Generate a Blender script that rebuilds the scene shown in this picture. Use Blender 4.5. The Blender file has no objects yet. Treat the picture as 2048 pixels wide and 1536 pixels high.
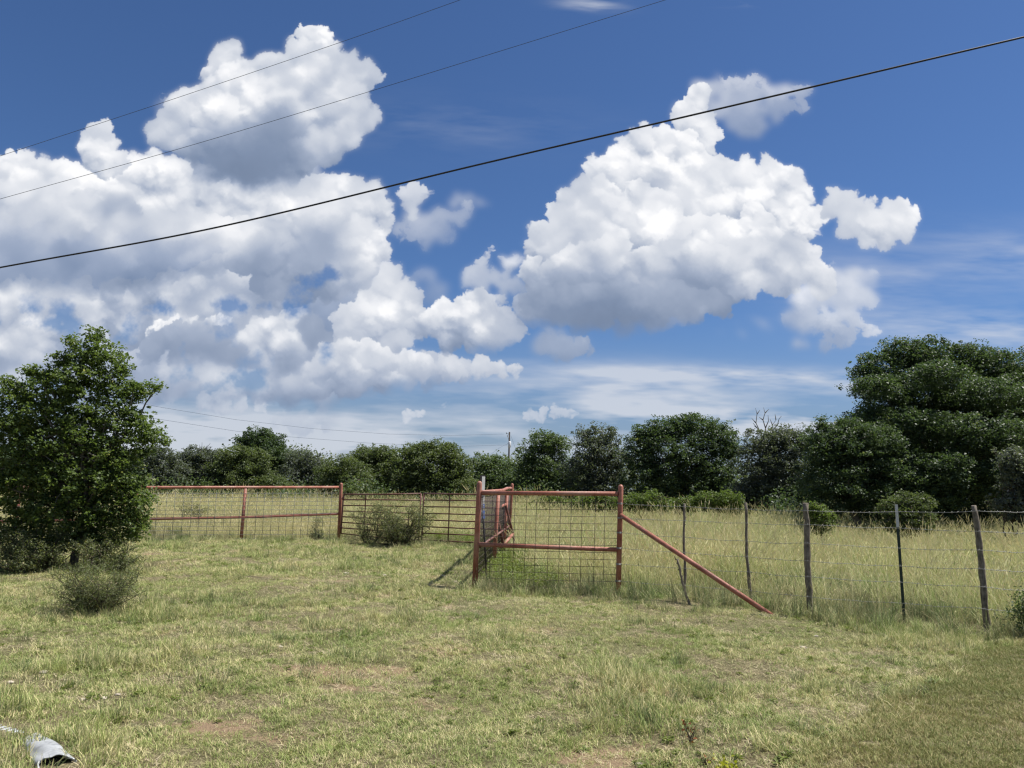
import bpy, math, random
import numpy as np
from mathutils import Vector, Matrix
R = math.radians
sc = bpy.context.scene
COL = sc.collection
random.seed(7)
# ---- SKYGEN BEGIN ----
F_PX = 1535.0; PITCH = math.radians(7.7); ROLL = math.radians(1.5)
def px_dir(px, py):
    """unit-ish world direction (camera faces +Y) of a point of the 2048 x 1536 frame"""
    x, y = (px-1024.0)/F_PX, (768.0-py)/F_PX
    c, s = math.cos(ROLL), math.sin(ROLL)
    xr, yr = x*c - y*s, x*s + y*c
    cp, sp = math.cos(PITCH), math.sin(PITCH)
    return (xr, cp - yr*sp, sp + yr*cp)
SK = 1050.0                       # texels per unit of the sky plane (u = x/y, v = z/y)
U0, U1, V0, V1 = -0.95, 0.95, -0.02, 0.86
def sky_xy(px, py):
    d = px_dir(px, py)
    return ((d[0]/d[1]-U0)*SK, (d[2]/d[1]-V0)*SK)
def vnoise(w, h, cell, rng):
    gw, gh = int(w/cell)+3, int(h/cell)+3
    g = rng.random((gh, gw)).astype(np.float32)*2-1
    xs = np.arange(w)/cell; ys = np.arange(h)/cell
    xi = xs.astype(int); yi = ys.astype(int); fx = (xs-xi).astype(np.float32); fy = (ys-yi).astype(np.float32)
    fx = fx*fx*(3-2*fx); fy = (fy*fy*(3-2*fy))[:, None]
    a = g[yi][:, xi]; b = g[yi][:, xi+1]; c = g[yi+1][:, xi]; d = g[yi+1][:, xi+1]
    return (a*(1-fx)+b*fx)*(1-fy)+(c*(1-fx)+d*fx)*fy
def fbm(w, h, cell, octv, rng, gain=.5, sx=1.0):
    out = np.zeros((h, w), np.float32); amp = 1.0; tot = 0
    for i in range(octv):
        if sx != 1.0:
            n = vnoise(int(w/sx)+2, h, max(cell, 1.5), rng)
            xs = np.arange(w)/sx; xi = xs.astype(int); f = (xs-xi).astype(np.float32)
            n = n[:, xi]*(1-f)+n[:, xi+1]*f
        else:
            n = vnoise(w, h, max(cell, 1.5), rng)
        out += n*amp; tot += amp; amp *= gain; cell *= .5
    return out/tot
def blur(a, s):
    """three box blurs"""
    r = max(1, int(round(s)))
    for ax in (0, 1):
        for _ in range(3):
            p = np.pad(a, [(r+1, r) if i == ax else (0, 0) for i in range(2)], mode='edge')
            c = np.cumsum(p, axis=ax, dtype=np.float64)
            n = a.shape[ax]
            hi = np.take(c, np.arange(2*r+1, 2*r+1+n), axis=ax); lo = np.take(c, np.arange(0, n), axis=ax)
            a = ((hi-lo)/(2*r+1)).astype(np.float32)
    return a
def warp(a, dx, dy):
    h, w = a.shape
    Y, X = np.mgrid[0:h, 0:w].astype(np.float32)
    X = np.clip(X+dx, 0, w-1.01); Y = np.clip(Y+dy, 0, h-1.01)
    xi = X.astype(int); yi = Y.astype(int); fx = X-xi; fy = Y-yi
    return (a[yi, xi]*(1-fx)+a[yi, xi+1]*fx)*(1-fy)+(a[yi+1, xi]*(1-fx)+a[yi+1, xi+1]*fx)*fy
SUNV = np.array([.30, .86, .42]); SUNV /= np.linalg.norm(SUNV)
def cumulus(puffs, seed, soft=1.0, dens=1.0, base=None, ragged=1.0, levels=3, dark=1.0, bumps=1.0, flat=.7):
    """a cumulus heap: the big puffs (x, y, r in frame pixels) sprout smaller puffs, which are lit through their own thickness.
    returns window origin, brightness, alpha"""
    rng = np.random.default_rng(seed)
    P = []
    for p in puffs:
        x, y = sky_xy(p[0], p[1]); x2, y2 = sky_xy(p[0]+p[2], p[1]); r = math.hypot(x2-x, y2-y)
        z = p[3]*r if len(p) > 3 else rng.uniform(-.3, .3)*r
        P.append((x, y, z, r, 0))
    if base is not None:
        yb = [sky_xy(b[0], b[1]) for b in base]
        bx = np.array([b[0] for b in yb]); by = np.array([b[1] for b in yb])
        basef = lambda x: np.interp(x, bx, by)
    else:
        basef = None
    big = list(P); last = list(P)
    for lv in range(1, levels+1):
        new = []
        for (x, y, z, r, _) in last:
            if r < 4.5: continue
            n = {1: 16, 2: 9, 3: 7, 4: 5}[lv]
            for k in range(n):
                d = rng.normal(size=3); d[2] = abs(d[2])*flat; d[1] += .25
                d /= np.linalg.norm(d)
                rr = r*rng.uniform(.26, .50)*(1 if lv == 1 else bumps)
                f = rng.uniform(.72, .95)
                nx, ny, nz = x+d[0]*r*f, y+d[1]*r*f, z+d[2]*r*f
                new.append((nx, ny, nz, rr, lv))
        P += new; last = new
        if lv == 1: big += new
    A = np.array(P); 
    m = 40
    x0, x1 = int(max(0, (A[:, 0]-A[:, 3]).min()-m)), int(min((U1-U0)*SK, (A[:, 0]+A[:, 3]).max()+m))
    y0, y1 = int(max(0, (A[:, 1]-A[:, 3]).min()-m)), int(min((V1-V0)*SK, (A[:, 1]+A[:, 3]).max()+m))
    w, h = x1-x0, y1-y0
    H = np.full((h, w), -1e3, np.float32); TAU = np.zeros((h, w), np.float32); SZ = np.zeros((h, w), np.float32)
    for (x, y, z, r, lv) in P:
        xa, xb = max(0, int(x-r-x0)), min(w, int(x+r-x0)+2); ya, yb_ = max(0, int(y-r-y0)), min(h, int(y+r-y0)+2)
        if xa >= xb or ya >= yb_: continue
        X = np.arange(xa, xb)+x0-x; Y = (np.arange(ya, yb_)+y0-y)[:, None]
        q = 1-(X*X+Y*Y)/(r*r); ok = q > 0
        c = np.sqrt(np.maximum(q, 0))
        hh = np.where(ok, z+r*c, -1e3).astype(np.float32)
        sub = H[ya:yb_, xa:xb]; np.maximum(sub, hh, out=sub)
        TAU[ya:yb_, xa:xb] += (np.maximum(q, 0)*r).astype(np.float32)
    # light volume
    cs = 6.0
    zmin, zmax = (A[:, 2]-A[:, 3]).min(), (A[:, 2]+A[:, 3]).max()
    gw, gh, gd = int(w/cs)+2, int(h/cs)+2, int((zmax-zmin)/cs)+2
    D = np.zeros((gh, gd, gw), np.float32)
    for (x, y, z, r, lv) in big:
        cx, cy, cz, cr = (x-x0)/cs, (y-y0)/cs, (z-zmin)/cs, r/cs+.3
        xa, xb = max(0, int(cx-cr)), min(gw, int(cx+cr)+2); ya, yb_ = max(0, int(cy-cr)), min(gh, int(cy+cr)+2); za, zb = max(0, int(cz-cr)), min(gd, int(cz+cr)+2)
        if xa >= xb or ya >= yb_ or za >= zb: continue
        q = ((np.arange(ya, yb_)-cy)**2)[:, None, None]+((np.arange(za, zb)-cz)**2)[None, :, None]+((np.arange(xa, xb)-cx)**2)[None, None, :]
        sub = D[ya:yb_, za:zb, xa:xb]; np.maximum(sub, (q < cr*cr).astype(np.float32), out=sub)
    T = np.zeros_like(D)
    sx, sz = SUNV[0]/SUNV[1], SUNV[2]/SUNV[1]; st = 1/SUNV[1]
    def shift(a, s, ax):
        i = int(math.floor(s)); f = s-i
        def sh(a, k):
            if k == 0: return a
            return np.roll(a, -k, axis=ax)
        return sh(a, i)*(1-f)+sh(a, i+1)*f
    for j in range(gh-2, -1, -1):
        T[j] = shift(shift(T[j+1], sx, 1), sz, 0)+D[j+1]*st
    # sample at the visible surface
    Hs = np.where(H > -900, H, 0)
    jy = np.clip(((np.arange(h))/cs), 0, gh-1.01); jx = np.clip(np.arange(w)/cs, 0, gw-1.01)
    jz = np.clip((Hs-zmin)/cs+.2, 0, gd-1.01)
    yi = jy.astype(int); xi = jx.astype(int); zi = jz.astype(int)
    Tt = T[yi[:, None], zi, xi[None, :]]
    Tt = np.maximum(Tt, 0)
    k = .095*cs/6*dark
    L = .45*np.exp(-k*3.6*Tt)+.55*np.exp(-k*.85*Tt)
    mask = (H > -900).astype(np.float32)
    def mblur(a, s):
        b = blur(mask, s); return blur(a*mask, s)/np.maximum(b, .02)
    L = mblur(L, 5)
    # relief
    n1 = fbm(w, h, 26, 5, rng, .55)
    Hd = np.where(H > -900, H, mblur(Hs, 6))+n1*7*bumps
    S = np.zeros((h, w), np.float32); vm = np.clip(.62+1.5*fbm(w, h, 60, 3, rng), .12, 1.35)
    for sg, wt, am in ((1.0, 1.2, .6), (4, 1.2, .8), (16, 1.3, 1.3)):
        b = mblur(Hd, sg); gy, gx = np.gradient(b)
        gx = np.clip(gx*am, -3, 3); gy = np.clip(gy*am, -3, 3)
        nl = 1/np.sqrt(gx*gx+gy*gy+1)
        S += (vm if sg < 10 else 1.0)*wt*((-gx*SUNV[0]-gy*SUNV[1]+SUNV[2])*nl)
    S /= 3.2
    ao = np.clip((mblur(Hd, 3)-mblur(Hd, 22))/40, -1, 1)
    rel = .35+.65*L
    B = .20+.80*L*.78+.34*rel*(np.clip(S, -.7, 1)-.42)+.15*ao*rel+.16*fbm(w, h, 95, 3, rng)*(.4+.6*L)
    TA = TAU
    q = min(.7, max(0, soft-1.0)); B = B*(1-q)+mblur(B, 8)*q
    a = 1-np.exp(-(TA/(7.0*soft))*dens)
    # ragged edge
    wa = fbm(w, h, 22, 6, rng, .66)*9*ragged; wb = fbm(w, h, 22, 6, rng, .66)*9*ragged
    a = warp(a, wa, wb); B = warp(B, wa, wb)
    er = fbm(w, h, 30, 6, rng, .68)
    a = np.clip(a*(1+.3*soft)-(1-a)*(.8+2.2*soft*np.abs(er)), 0, 1)
    sm = np.clip(.4+2.4*fbm(w, h, 70, 2, rng), 0, 1)*min(1, .5*soft)+.10*soft*soft
    sm = np.clip(sm, 0, 1); a = a*(1-sm)+blur(a, 1.5+1.5*soft)*sm; B = B*(1-.4*sm)+mblur(B, 3)*.4*sm
    if soft < 1.3: a = np.maximum(a, np.clip((blur(a, 9)-.70)*5, 0, 1))
    if basef is not None:
        xx = np.arange(w)+x0; yy = (np.arange(h)+y0)[:, None]
        bb = basef(xx)[None, :]+n1*14+fbm(w, h, 60, 3, rng)*14
        t = np.clip((yy-bb+16)/34, 0, 1); a = a*t*t*(3-2*t)
    return x0, y0, B.astype(np.float32), a.astype(np.float32)
# ---- SKYGEN END ----
# ---- LAYERS BEGIN ----
DIMS = [(1150,625,130,60,.46),(1300,630,120,50,.42),(1080,580,50,60,.3),(1560,492,60,24,.14),(1230,560,120,60,.12),(1400,600,90,50,.12),
 (110,540,200,42,.24),(260,570,120,30,.16),(60,430,110,50,.14),(560,330,120,40,.28),(470,300,130,45,.2),(430,360,60,30,.15),(390,700,120,30,.16),(640,800,160,22,.18),(120,735,200,40,.12),
 (380,790,160,30,.12),(940,700,80,22,.22),(300,230,1,1,0),(250,620,80,22,.12),(600,610,90,40,.12),(600,530,120,40,.12),(860,770,200,30,.1),(430,470,110,28,-.12),(1180,580,1,1,0)]
def build_sky():
    W, Hh = int((U1-U0)*SK), int((V1-V0)*SK)
    rng = np.random.default_rng(5)
    B = np.zeros((Hh, W), np.float32); A = np.zeros((Hh, W), np.float32)       # brightness (premultiplied) and cover
    WARM = np.zeros((Hh, W), np.float32)
    def over(x0, y0, b, a, op=1.0):
        h, w = b.shape; h = min(h, Hh-y0); w = min(w, W-x0); b = b[:h, :w]; a = a[:h, :w]*op
        sb = B[y0:y0+h, x0:x0+w]; sa = A[y0:y0+h, x0:x0+w]
        sb[:] = sb*(1-a)+b*a; sa[:] = sa*(1-a)+a
    def cum(puffs, seed, op=1.0, lift=0.0, gain=1.0, **k):
        x0, y0, b, a = cumulus(puffs, seed, **k)
        over(x0, y0, b*gain+lift, a, op)
    # thin cirrus low over the horizon
    ci = fbm(W, Hh, 34, 6, rng, .55, sx=7.0); ci2 = fbm(W, Hh, 14, 5, rng, .6, sx=5.0)
    Y, X = np.mgrid[0:Hh, 0:W]
    def band(px, py, rx, ry, amp):
        x, y = sky_xy(px, py); s = SK/F_PX
        return amp*np.exp(-((X-x)/(rx*s))**2-((Y-y)/(ry*s))**2)
    c = band(1350, 770, 300, 34, .25)+band(1750, 770, 250, 24, .3)+band(1500, 838, 330, 28, .75)+band(1650, 862, 300, 26, .5)+band(1500, 752, 330, 16, .42)+band(1950, 660, 230, 42, .40)+band(560, 880, 640, 60, .62)+band(150, 780, 480, 110, .35)\
        +band(1150, 800, 300, 60, .30)+band(900, 250, 260, 50, .07)+band(2150, 520, 260, 60, .28)+band(1750, 560, 200, 60, .14)+band(1180, 10, 60, 14, .45)+band(1460, 5, 60, 8, .25)
    ca = np.clip(c*(1.0+2.3*ci+1.1*ci2), 0, .78)
    over(0, 0, np.full((Hh, W), .76, np.float32), ca.astype(np.float32))
    def puff(*l): return list(l)
    # far low clouds
    cum([(815,832,14),(835,829,13),(848,826,9)], 3, .75, .08, soft=.8, levels=3, dark=.6)
    cum([(1055,832,14),(1080,830,16),(1110,828,14),(1135,827,13),(1150,830,8)], 4, .75, .05, soft=.8, levels=3, dark=.6)
    cum([(890,806,8),(900,805,6)], 5, .5, .05, soft=1, levels=2)
    cum([(400,806,20),(440,808,24),(480,806,18),(345,790,22),(520,815,16)], 6, .75, .06, soft=.9, levels=3, dark=.8)
    cum([(600,850,30),(650,840,26),(560,840,20)], 7, .45, -.02, soft=2, levels=2)
    # grey lower bank on the left
    cum([(x,760+((x*7)%40)-20,58) for x in range(-120,760,60)]+[(x,700+((x*5)%30),52) for x in range(-120,640,70)], 11, .96, .06, base=[(-300,800),(200,806),(420,800),(600,818),(800,770),(1000,760)], soft=1.2, dark=.9, gain=.85)
    cum([(620,760,50),(700,750,55),(780,745,45),(860,745,36),(920,742,26)], 12, .96, .03, base=[(500,815),(700,812),(800,775),(1060,770)], soft=1.2, dark=1.0, gain=.92)
    # middle-left bank, bright tops against the dark base above
    cum([(30,600,45),(90,600,40),(150,600,44),(220,600,42),(280,595,40),(340,585,44),(390,570,42),(440,560,48),(500,570,48),(560,580,46),(60,660,55),(160,650,55),(260,650,50),(350,650,50),(450,640,55),(540,640,50),(20,720,60),(120,720,55)], 13, 1, .05, base=[(-100,745),(300,720),(640,720)], soft=.95, dark=.8, gain=.95)
    cum([(590,640,30),(610,650,34),(560,655,30),(520,668,30),(590,690,48),(500,700,38),(640,690,34),(550,730,34)], 14, 1, .04, base=[(400,742),(800,755)], soft=1.0, dark=1.1, gain=.95)
    cum([(435,636,13),(450,640,13),(420,645,13),(380,640,14),(350,650,15),(320,655,15),(300,665,14),(400,650,14)], 15, .95, .15, soft=.9, dark=.3)
    cum([(355,675,36),(400,680,38),(310,690,30),(440,700,32),(370,710,40),(300,712,26),(480,712,26)], 16, .95, .20, base=[(200,735),(600,735)], soft=1.3, gain=.38, dark=1.2)
    # centre clouds
    cum([(650,620,42),(690,600,32),(720,615,36),(640,660,42),(700,660,50)], 17, .85, -.02, soft=1.2, dark=1.0, gain=.92)
    cum([(775,548,24),(768,575,30),(800,590,30),(740,600,30),(822,600,24),(830,620,22),(760,630,44),(810,640,36),(700,640,34),(720,680,46),(780,680,40)], 18, 1, .05, soft=.7, dark=.7)
    cum([(850,560,26),(880,590,24),(860,600,24)], 19, .45, -.1, soft=2.2, dark=.8)
    cum([(690,700,30),(665,720,32),(720,715,34),(760,720,30),(800,725,30),(840,735,30),(900,735,30),(960,738,26),(1000,742,20),(1030,742,14),(640,740,30),(700,750,36)], 20, 1, .05, base=[(500,775),(1100,768)], soft=.9, dark=.8)
    cum([(950,602,24),(925,612,24),(975,612,20),(1000,600,15),(890,635,32),(930,640,36),(970,640,36),(1005,645,28),(860,650,30),(830,660,22),(900,670,36),(960,675,40),(1010,672,30),(1030,665,20)], 21, 1, .02, base=[(800,690),(870,705),(920,718),(1000,708),(1060,690)], soft=.8, dark=1.15)
    # torn scraps
    cum([(815,385,22),(840,388,19),(822,410,20),(830,430,14)], 22, .9, .05, soft=1.0, dark=.5)
    cum([(800,470,22),(830,455,28),(860,450,26),(885,440,22),(915,440,20),(930,420,18),(850,480,22),(890,470,20)], 23, .62, -.02, soft=1.8, dark=.7, ragged=1.5)
    cum([(915,400,18),(935,402,16),(960,402,14),(975,408,9)], 24, .55, .0, soft=1.8, dark=.6, ragged=1.5)
    cum([(985,500,13),(972,518,14),(958,538,18),(945,560,22),(975,560,20),(1000,550,16),(1020,530,18),(1030,520,13),(1010,575,22),(960,590,20),(1035,570,18)], 25, .8, .02, soft=1.3, dark=.6, ragged=1.4)
    cum([(1100,680,22),(1080,690,20),(1125,672,14),(1140,695,26),(1170,695,22),(1110,705,26)], 26, .85, -.05, soft=1.5, dark=1.4)
    # big left mass
    top = [(15,340,34),(50,338,32),(85,345,30),(125,350,30),(150,365,32),(190,370,46),(240,350,44),(290,345,38),(330,350,40),(370,370,44)]
    cum([(455,340,60),(540,345,56),(610,350,38)], 30, .8, .0, soft=1.6, dark=1.1)
    cum(top+[(430,385,50),(490,390,50),(550,385,46),(600,385,42),(650,385,40),(690,395,42),(735,405,36),(762,420,26),(770,450,20),(40,400,60),(130,410,60),(230,420,60),(330,430,60),(440,440,60),(540,450,60),(630,450,56),(700,460,48),(740,500,38),(700,530,44),(620,520,56),(520,500,60),(660,570,40),(720,560,30),(600,570,44),(540,560,44)], 31, 1, .06, soft=.85, dark=.5, gain=1.0)
    cum([(-40,470,80),(60,470,80),(160,480,80),(260,490,80),(340,500,66),(420,505,60),(0,540,60),(100,545,60),(200,550,60),(290,545,50),(480,480,54),(380,470,50),(-60,560,60)], 32, .88, .14, base=[(-200,585),(0,575),(140,585),(280,590),(340,560),(480,540),(600,520)], soft=1.35, dark=1.2, gain=.78)
    cum([(255,410,20),(225,405,22),(210,420,20),(270,425,18)], 33, .55, .17, soft=2.0, gain=.42)
    cum([(175,275,18),(200,262,24),(222,290,22),(190,300,32),(205,325,34),(235,330,24)], 34, 1, .06, soft=.6, dark=.4)
    # upper-left cloud
    cum([(445,105,26),(462,100,22),(440,130,30),(425,150,26),(470,130,22)], 35, 1, .04, soft=.8, dark=.5)
    cum([(325,195,12),(320,215,14),(345,215,14)], 36, .45, 0, soft=2, dark=.5, ragged=1.5)
    cum([(600,105,26),(655,118,26),(690,140,26),(722,150,26),(500,140,26),(530,130,24),(560,128,22),(590,105,22),(612,72,20),(635,78,26),(650,100,26),(580,80,10),(680,128,24),(700,120,18),(728,135,22),(740,160,22),(560,160,40),(620,150,40),(480,180,50),(420,200,48),(370,230,44),(340,265,42),(390,280,50),(450,250,60),(550,230,70),(640,210,60),(700,190,44),(715,240,36),(690,270,40),(650,300,40),(600,300,50),(520,310,60),(440,310,56),(500,360,40),(570,350,40)], 37, 1, .05, base=[(250,330),(400,350),(500,385),(600,360),(700,330),(800,250)], soft=.8, dark=1.0)
    # right giant: back layer, then lobes towards the viewer
    cum([(1370,225,26),(1395,200,26),(1405,190,20),(1385,250,34),(1410,270,30),(1400,300,30)], 39, 1, .06, soft=.7, dark=.4)
    cum([(1400,185,24),(1440,180,28),(1480,178,26),(1520,172,24),(1550,190,26),(1590,185,24),(1612,182,20),(1450,215,32),(1500,215,36),(1550,220,28),(1480,250,28),(1510,255,22),(1600,215,20)], 38, .72, .0, soft=1.9, dark=.8, ragged=1.6)
    cum([(1330,285,36),(1290,280,30),(1370,300,36),(1255,305,26),(1210,335,28),(1190,345,22),(1240,350,44),(1320,350,56),(1400,350,50),(1450,350,36),(1490,335,24),(1540,335,24),(1560,355,26),(1590,370,26),(1608,390,24),(1580,410,36),(1500,390,56),(1440,420,60),(1360,430,60),(1620,440,24),(1640,435,18),(1560,450,44),(1600,460,30)], 40, 1, .07, soft=.6, dark=.40)
    cum([(1165,375,24),(1140,400,26),(1120,430,28),(1150,440,44),(1210,410,46),(1280,400,40),(1330,410,36),(1090,480,34),(1070,510,30),(1120,500,50),(1200,480,60),(1290,470,60),(1370,480,50),(1450,480,50),(1530,490,40),(1515,448,30),(1505,430,24)], 41, 1, .06, soft=.7, dark=.45)
    cum([(1060,540,24),(1080,560,34),(1130,550,50),(1220,540,60),(1320,540,60),(1400,530,56),(1470,530,46),(1530,520,40),(1590,505,34),(1612,520,28),(1560,550,44),(1640,560,36),(1480,560,50),(1100,610,50),(1180,610,60),(1280,610,56),(1370,600,50),(1440,590,40),(1060,620,36)], 42, 1, .02, base=[(1000,650),(1100,668),(1240,668),(1340,665),(1440,640),(1520,650),(1700,640)], soft=.9, dark=.85)
    cum([(1070,610,36),(1110,610,46),(1170,618,50),(1240,620,52),(1310,618,50),(1370,608,40),(1420,600,30)], 46, .72, .13, base=[(1000,655),(1150,672),(1260,668),(1360,662),(1500,640)], soft=2.0, dark=1.3, gain=.62)
    cum([(1670,560,24),(1700,545,18),(1720,550,18),(1745,560,20),(1700,590,34),(1650,600,32),(1600,600,30),(1730,600,24),(1620,650,26),(1660,650,30),(1700,640,28),(1740,660,22),(1650,690,20),(1600,690,16),(1690,680,24),(1580,640,24)], 43, .78, .03, soft=1.7, dark=.6, ragged=1.5)
    cum([(1500,640,14),(1530,655,16),(1480,670,12),(1440,665,12),(1470,650,10)], 44, .5, 0, soft=2, dark=.6, ragged=1.5)
    cum([(1675,400,24),(1700,398,20),(1725,410,18),(1660,420,20),(1745,400,12),(1775,415,18),(1800,412,20),(1825,430,18),(1700,440,34),(1750,450,34),(1800,455,30),(1730,475,22),(1770,480,20),(1690,460,22)], 45, 1, .08, soft=.7, dark=.35)
    # cloud shadow lying on the heaps
    mod = np.zeros((Hh, W), np.float32); wn = fbm(W, Hh, 70, 5, rng, .55)
    for px, py, rx, ry, amp in DIMS:
        x, y = sky_xy(px, py); s = SK/F_PX
        mod += amp*np.exp(-((X-x)/(rx*s))**2-((Y-y)/(ry*s))**2)
    mod = mod*(1+.9*wn)
    B *= np.clip(1-mod, .3, 1.25)
    # gaps of blue in the thin lower heaps
    gp_ = np.zeros((Hh, W), np.float32); gn = fbm(W, Hh, 46, 6, rng, .6)
    for px, py, rx, ry, amp in ((640,560,60,30,.9),(560,610,70,24,.7),(480,612,80,12,.35),(660,690,30,40,.5),(300,620,60,18,.45),(250,700,90,30,.4),(460,760,120,20,.4),(60,640,60,20,.4),(620,480,80,50,.25),(160,780,200,24,.5),(870,700,60,14,.3),(330,690,330,120,.40),(60,640,120,60,.25)):
        x, y = sky_xy(px, py); s = SK/F_PX
        gp_ += amp*np.exp(-((X-x)/(rx*s))**2-((Y-y)/(ry*s))**2)
    f = 1-np.clip((gp_-.46)*1.3+gn*2.1*np.clip(gp_*2, 0, 1), 0, .80); B *= f; A *= f
    return B, A
# ---- LAYERS END ----

# ------------------------------------------------------------------ camera
EYE = 1.55
cam_d = bpy.data.cameras.new('camera'); cam = bpy.data.objects.new('camera', cam_d); COL.objects.link(cam)
cam_d.sensor_width = 36.0; cam_d.lens = 36.0*F_PX/2048.0; cam_d.clip_start = .05; cam_d.clip_end = 3000
cam.matrix_world = Matrix.Translation((0, 0, EYE)) @ Matrix.Rotation(math.pi/2+PITCH, 4, 'X') @ Matrix.Rotation(ROLL, 4, 'Z')
sc.camera = cam
# ------------------------------------------------------------------ light
TO_SUN = Vector((.47, .09, .878)).normalized()
sun_d = bpy.data.lights.new('sun', 'SUN'); sun_d.energy = 4.8; sun_d.angle = R(.55); sun_d.color = (1, .955, .88)
sun = bpy.data.objects.new('sun', sun_d); COL.objects.link(sun)
sun.rotation_euler = TO_SUN.to_track_quat('Z', 'Y').to_euler(); sun.location = (20, 10, 40)
sc.view_settings.view_transform = 'Standard'; sc.view_settings.look = 'None'; sc.view_settings.exposure = 0.6
sc.view_settings.gamma = 1; sc.view_settings.use_curve_mapping = False
sc.render.engine = 'CYCLES'
cy = sc.cycles; cy.max_bounces = 5; cy.diffuse_bounces = 4; cy.glossy_bounces = 2; cy.transmission_bounces = 3; cy.transparent_max_bounces = 6
cy.sample_clamp_indirect = 6; cy.use_denoising = True; cy.use_adaptive_sampling = True; cy.adaptive_threshold = .012
cy.caustics_reflective = False; cy.caustics_refractive = False; cy.blur_glossy = .5
try: cy.filter_width = 1.3
except Exception: pass

class NT:
    """small helper for node trees"""
    def __init__(s, tree): s.t = tree; s.n = tree.nodes; s.l = tree.links
    def new(s, typ, **k):
        nd = s.n.new(typ)
        for a, b in k.items(): setattr(nd, a, b)
        return nd
    def link(s, a, b): s.l.new(a, b)
    def val(s, sock, v):
        if hasattr(v, 'links') or hasattr(v, 'is_linked'): s.l.new(v, sock)
        else: sock.default_value = v
    def math(s, op, a, b=0.0, c=0.0, clamp=False):
        nd = s.n.new('ShaderNodeMath'); nd.operation = op; nd.use_clamp = clamp
        s.val(nd.inputs[0], a); s.val(nd.inputs[1], b); s.val(nd.inputs[2], c); return nd.outputs[0]
    def vmath(s, op, a, b):
        nd = s.n.new('ShaderNodeVectorMath'); nd.operation = op; s.val(nd.inputs[0], a); s.val(nd.inputs[1], b); return nd.outputs[0]
    def mix(s, f, a, b, mode='MIX'):
        nd = s.n.new('ShaderNodeMix'); nd.data_type = 'RGBA'; nd.blend_type = mode
        s.val(nd.inputs[0], f); s.val(nd.inputs[6], a); s.val(nd.inputs[7], b); return nd.outputs[2]
    def ramp(s, f, stops, interp='LINEAR'):
        nd = s.n.new('ShaderNodeValToRGB'); cr = nd.color_ramp; cr.interpolation = interp
        while len(cr.elements) < len(stops): cr.elements.new(.5)
        for e, (p, c) in zip(cr.elements, stops): e.position = p; e.color = tuple(c)+(1,) if len(c) == 3 else c
        s.val(nd.inputs[0], f); return nd.outputs[0]
    def noise(s, vec, scale, detail=3, rough=.5, dist=0.0, out=0):
        nd = s.n.new('ShaderNodeTexNoise'); nd.inputs['Scale'].default_value = scale; nd.inputs['Detail'].default_value = detail
        nd.inputs['Roughness'].default_value = rough; nd.inputs['Distortion'].default_value = dist
        if vec is not None: s.val(nd.inputs['Vector'], vec)
        return nd.outputs[out]
    def mapr(s, v, a, b, c, d, smooth=False):
        nd = s.n.new('ShaderNodeMapRange'); nd.clamp = True
        if smooth: nd.interpolation_type = 'SMOOTHSTEP'
        s.val(nd.inputs[0], v)
        for i, x in enumerate((a, b, c, d)): nd.inputs[i+1].default_value = x
        return nd.outputs[0]

world = bpy.data.worlds.new('World'); sc.world = world; world.use_nodes = True
wt = NT(world.node_tree); wt.n.clear()
sky = wt.new('ShaderNodeTexSky', sky_type='NISHITA', sun_disc=False, sun_elevation=math.asin(TO_SUN.z), sun_rotation=math.atan2(TO_SUN.x, TO_SUN.y),
             altitude=300, air_density=1.0, dust_density=.3, ozone_density=4.0)
SKY_STRENGTH = .08
base = wt.mix(1.0, sky.outputs[0], (SKY_STRENGTH*.47, SKY_STRENGTH*.60, SKY_STRENGTH*.78, 1), 'MULTIPLY')
B_, A_ = build_sky()
img = bpy.data.images.new('cloud_field', B_.shape[1], B_.shape[0], float_buffer=True, is_data=True)
pix = np.zeros(B_.shape+(4,), np.float32); pix[..., 0] = B_/np.maximum(A_, 1e-3); pix[..., 1] = A_; pix[..., 3] = 1
img.pixels.foreach_set(pix.ravel()); img.update(); img.pack()
tc = wt.new('ShaderNodeTexCoord'); sep = wt.new('ShaderNodeSeparateXYZ'); wt.link(tc.outputs['Generated'], sep.inputs[0])
X, Y, Z = sep.outputs
ys = wt.math('MAXIMUM', Y, .02)
u = wt.mapr(wt.math('DIVIDE', X, ys), U0, U1, 0, 1); v = wt.mapr(wt.math('DIVIDE', Z, ys), V0, V1, 0, 1)
cmb = wt.new('ShaderNodeCombineXYZ'); wt.link(u, cmb.inputs[0]); wt.link(v, cmb.inputs[1])
ti = wt.new('ShaderNodeTexImage', image=img, interpolation='Linear', extension='EXTEND'); wt.link(cmb.outputs[0], ti.inputs[0])
si = wt.new('ShaderNodeSeparateColor'); wt.link(ti.outputs[0], si.inputs[0])
# the rest of the sky: the same kind of broken cumulus from noise in the view direction
zc = wt.math('MAXIMUM', Z, .12)
flat = wt.new('ShaderNodeCombineXYZ'); wt.link(wt.math('DIVIDE', X, zc), flat.inputs[0]); wt.link(wt.math('DIVIDE', Y, zc), flat.inputs[1])
nz = wt.noise(flat.outputs[0], .9, 7, .58, .2)
cov = wt.mapr(nz, .50, .60, 0, 1, True)
bri = wt.mapr(wt.noise(flat.outputs[0], 1.7, 5, .55), .3, .7, .55, .98)
e1 = wt.mapr(u, .0, .07, 0, 1, True); e2 = wt.mapr(u, .93, 1.0, 1, 0, True); e3 = wt.mapr(v, .86, 1.0, 1, 0, True); e4 = wt.mapr(Y, .05, .3, 0, 1, True)
inn = wt.math('MULTIPLY', wt.math('MULTIPLY', e1, e2), wt.math('MULTIPLY', e3, e4))
def lerp(f, a, b): return wt.math('ADD', wt.math('MULTIPLY', a, wt.math('SUBTRACT', 1.0, f)), wt.math('MULTIPLY', b, f))
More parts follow.
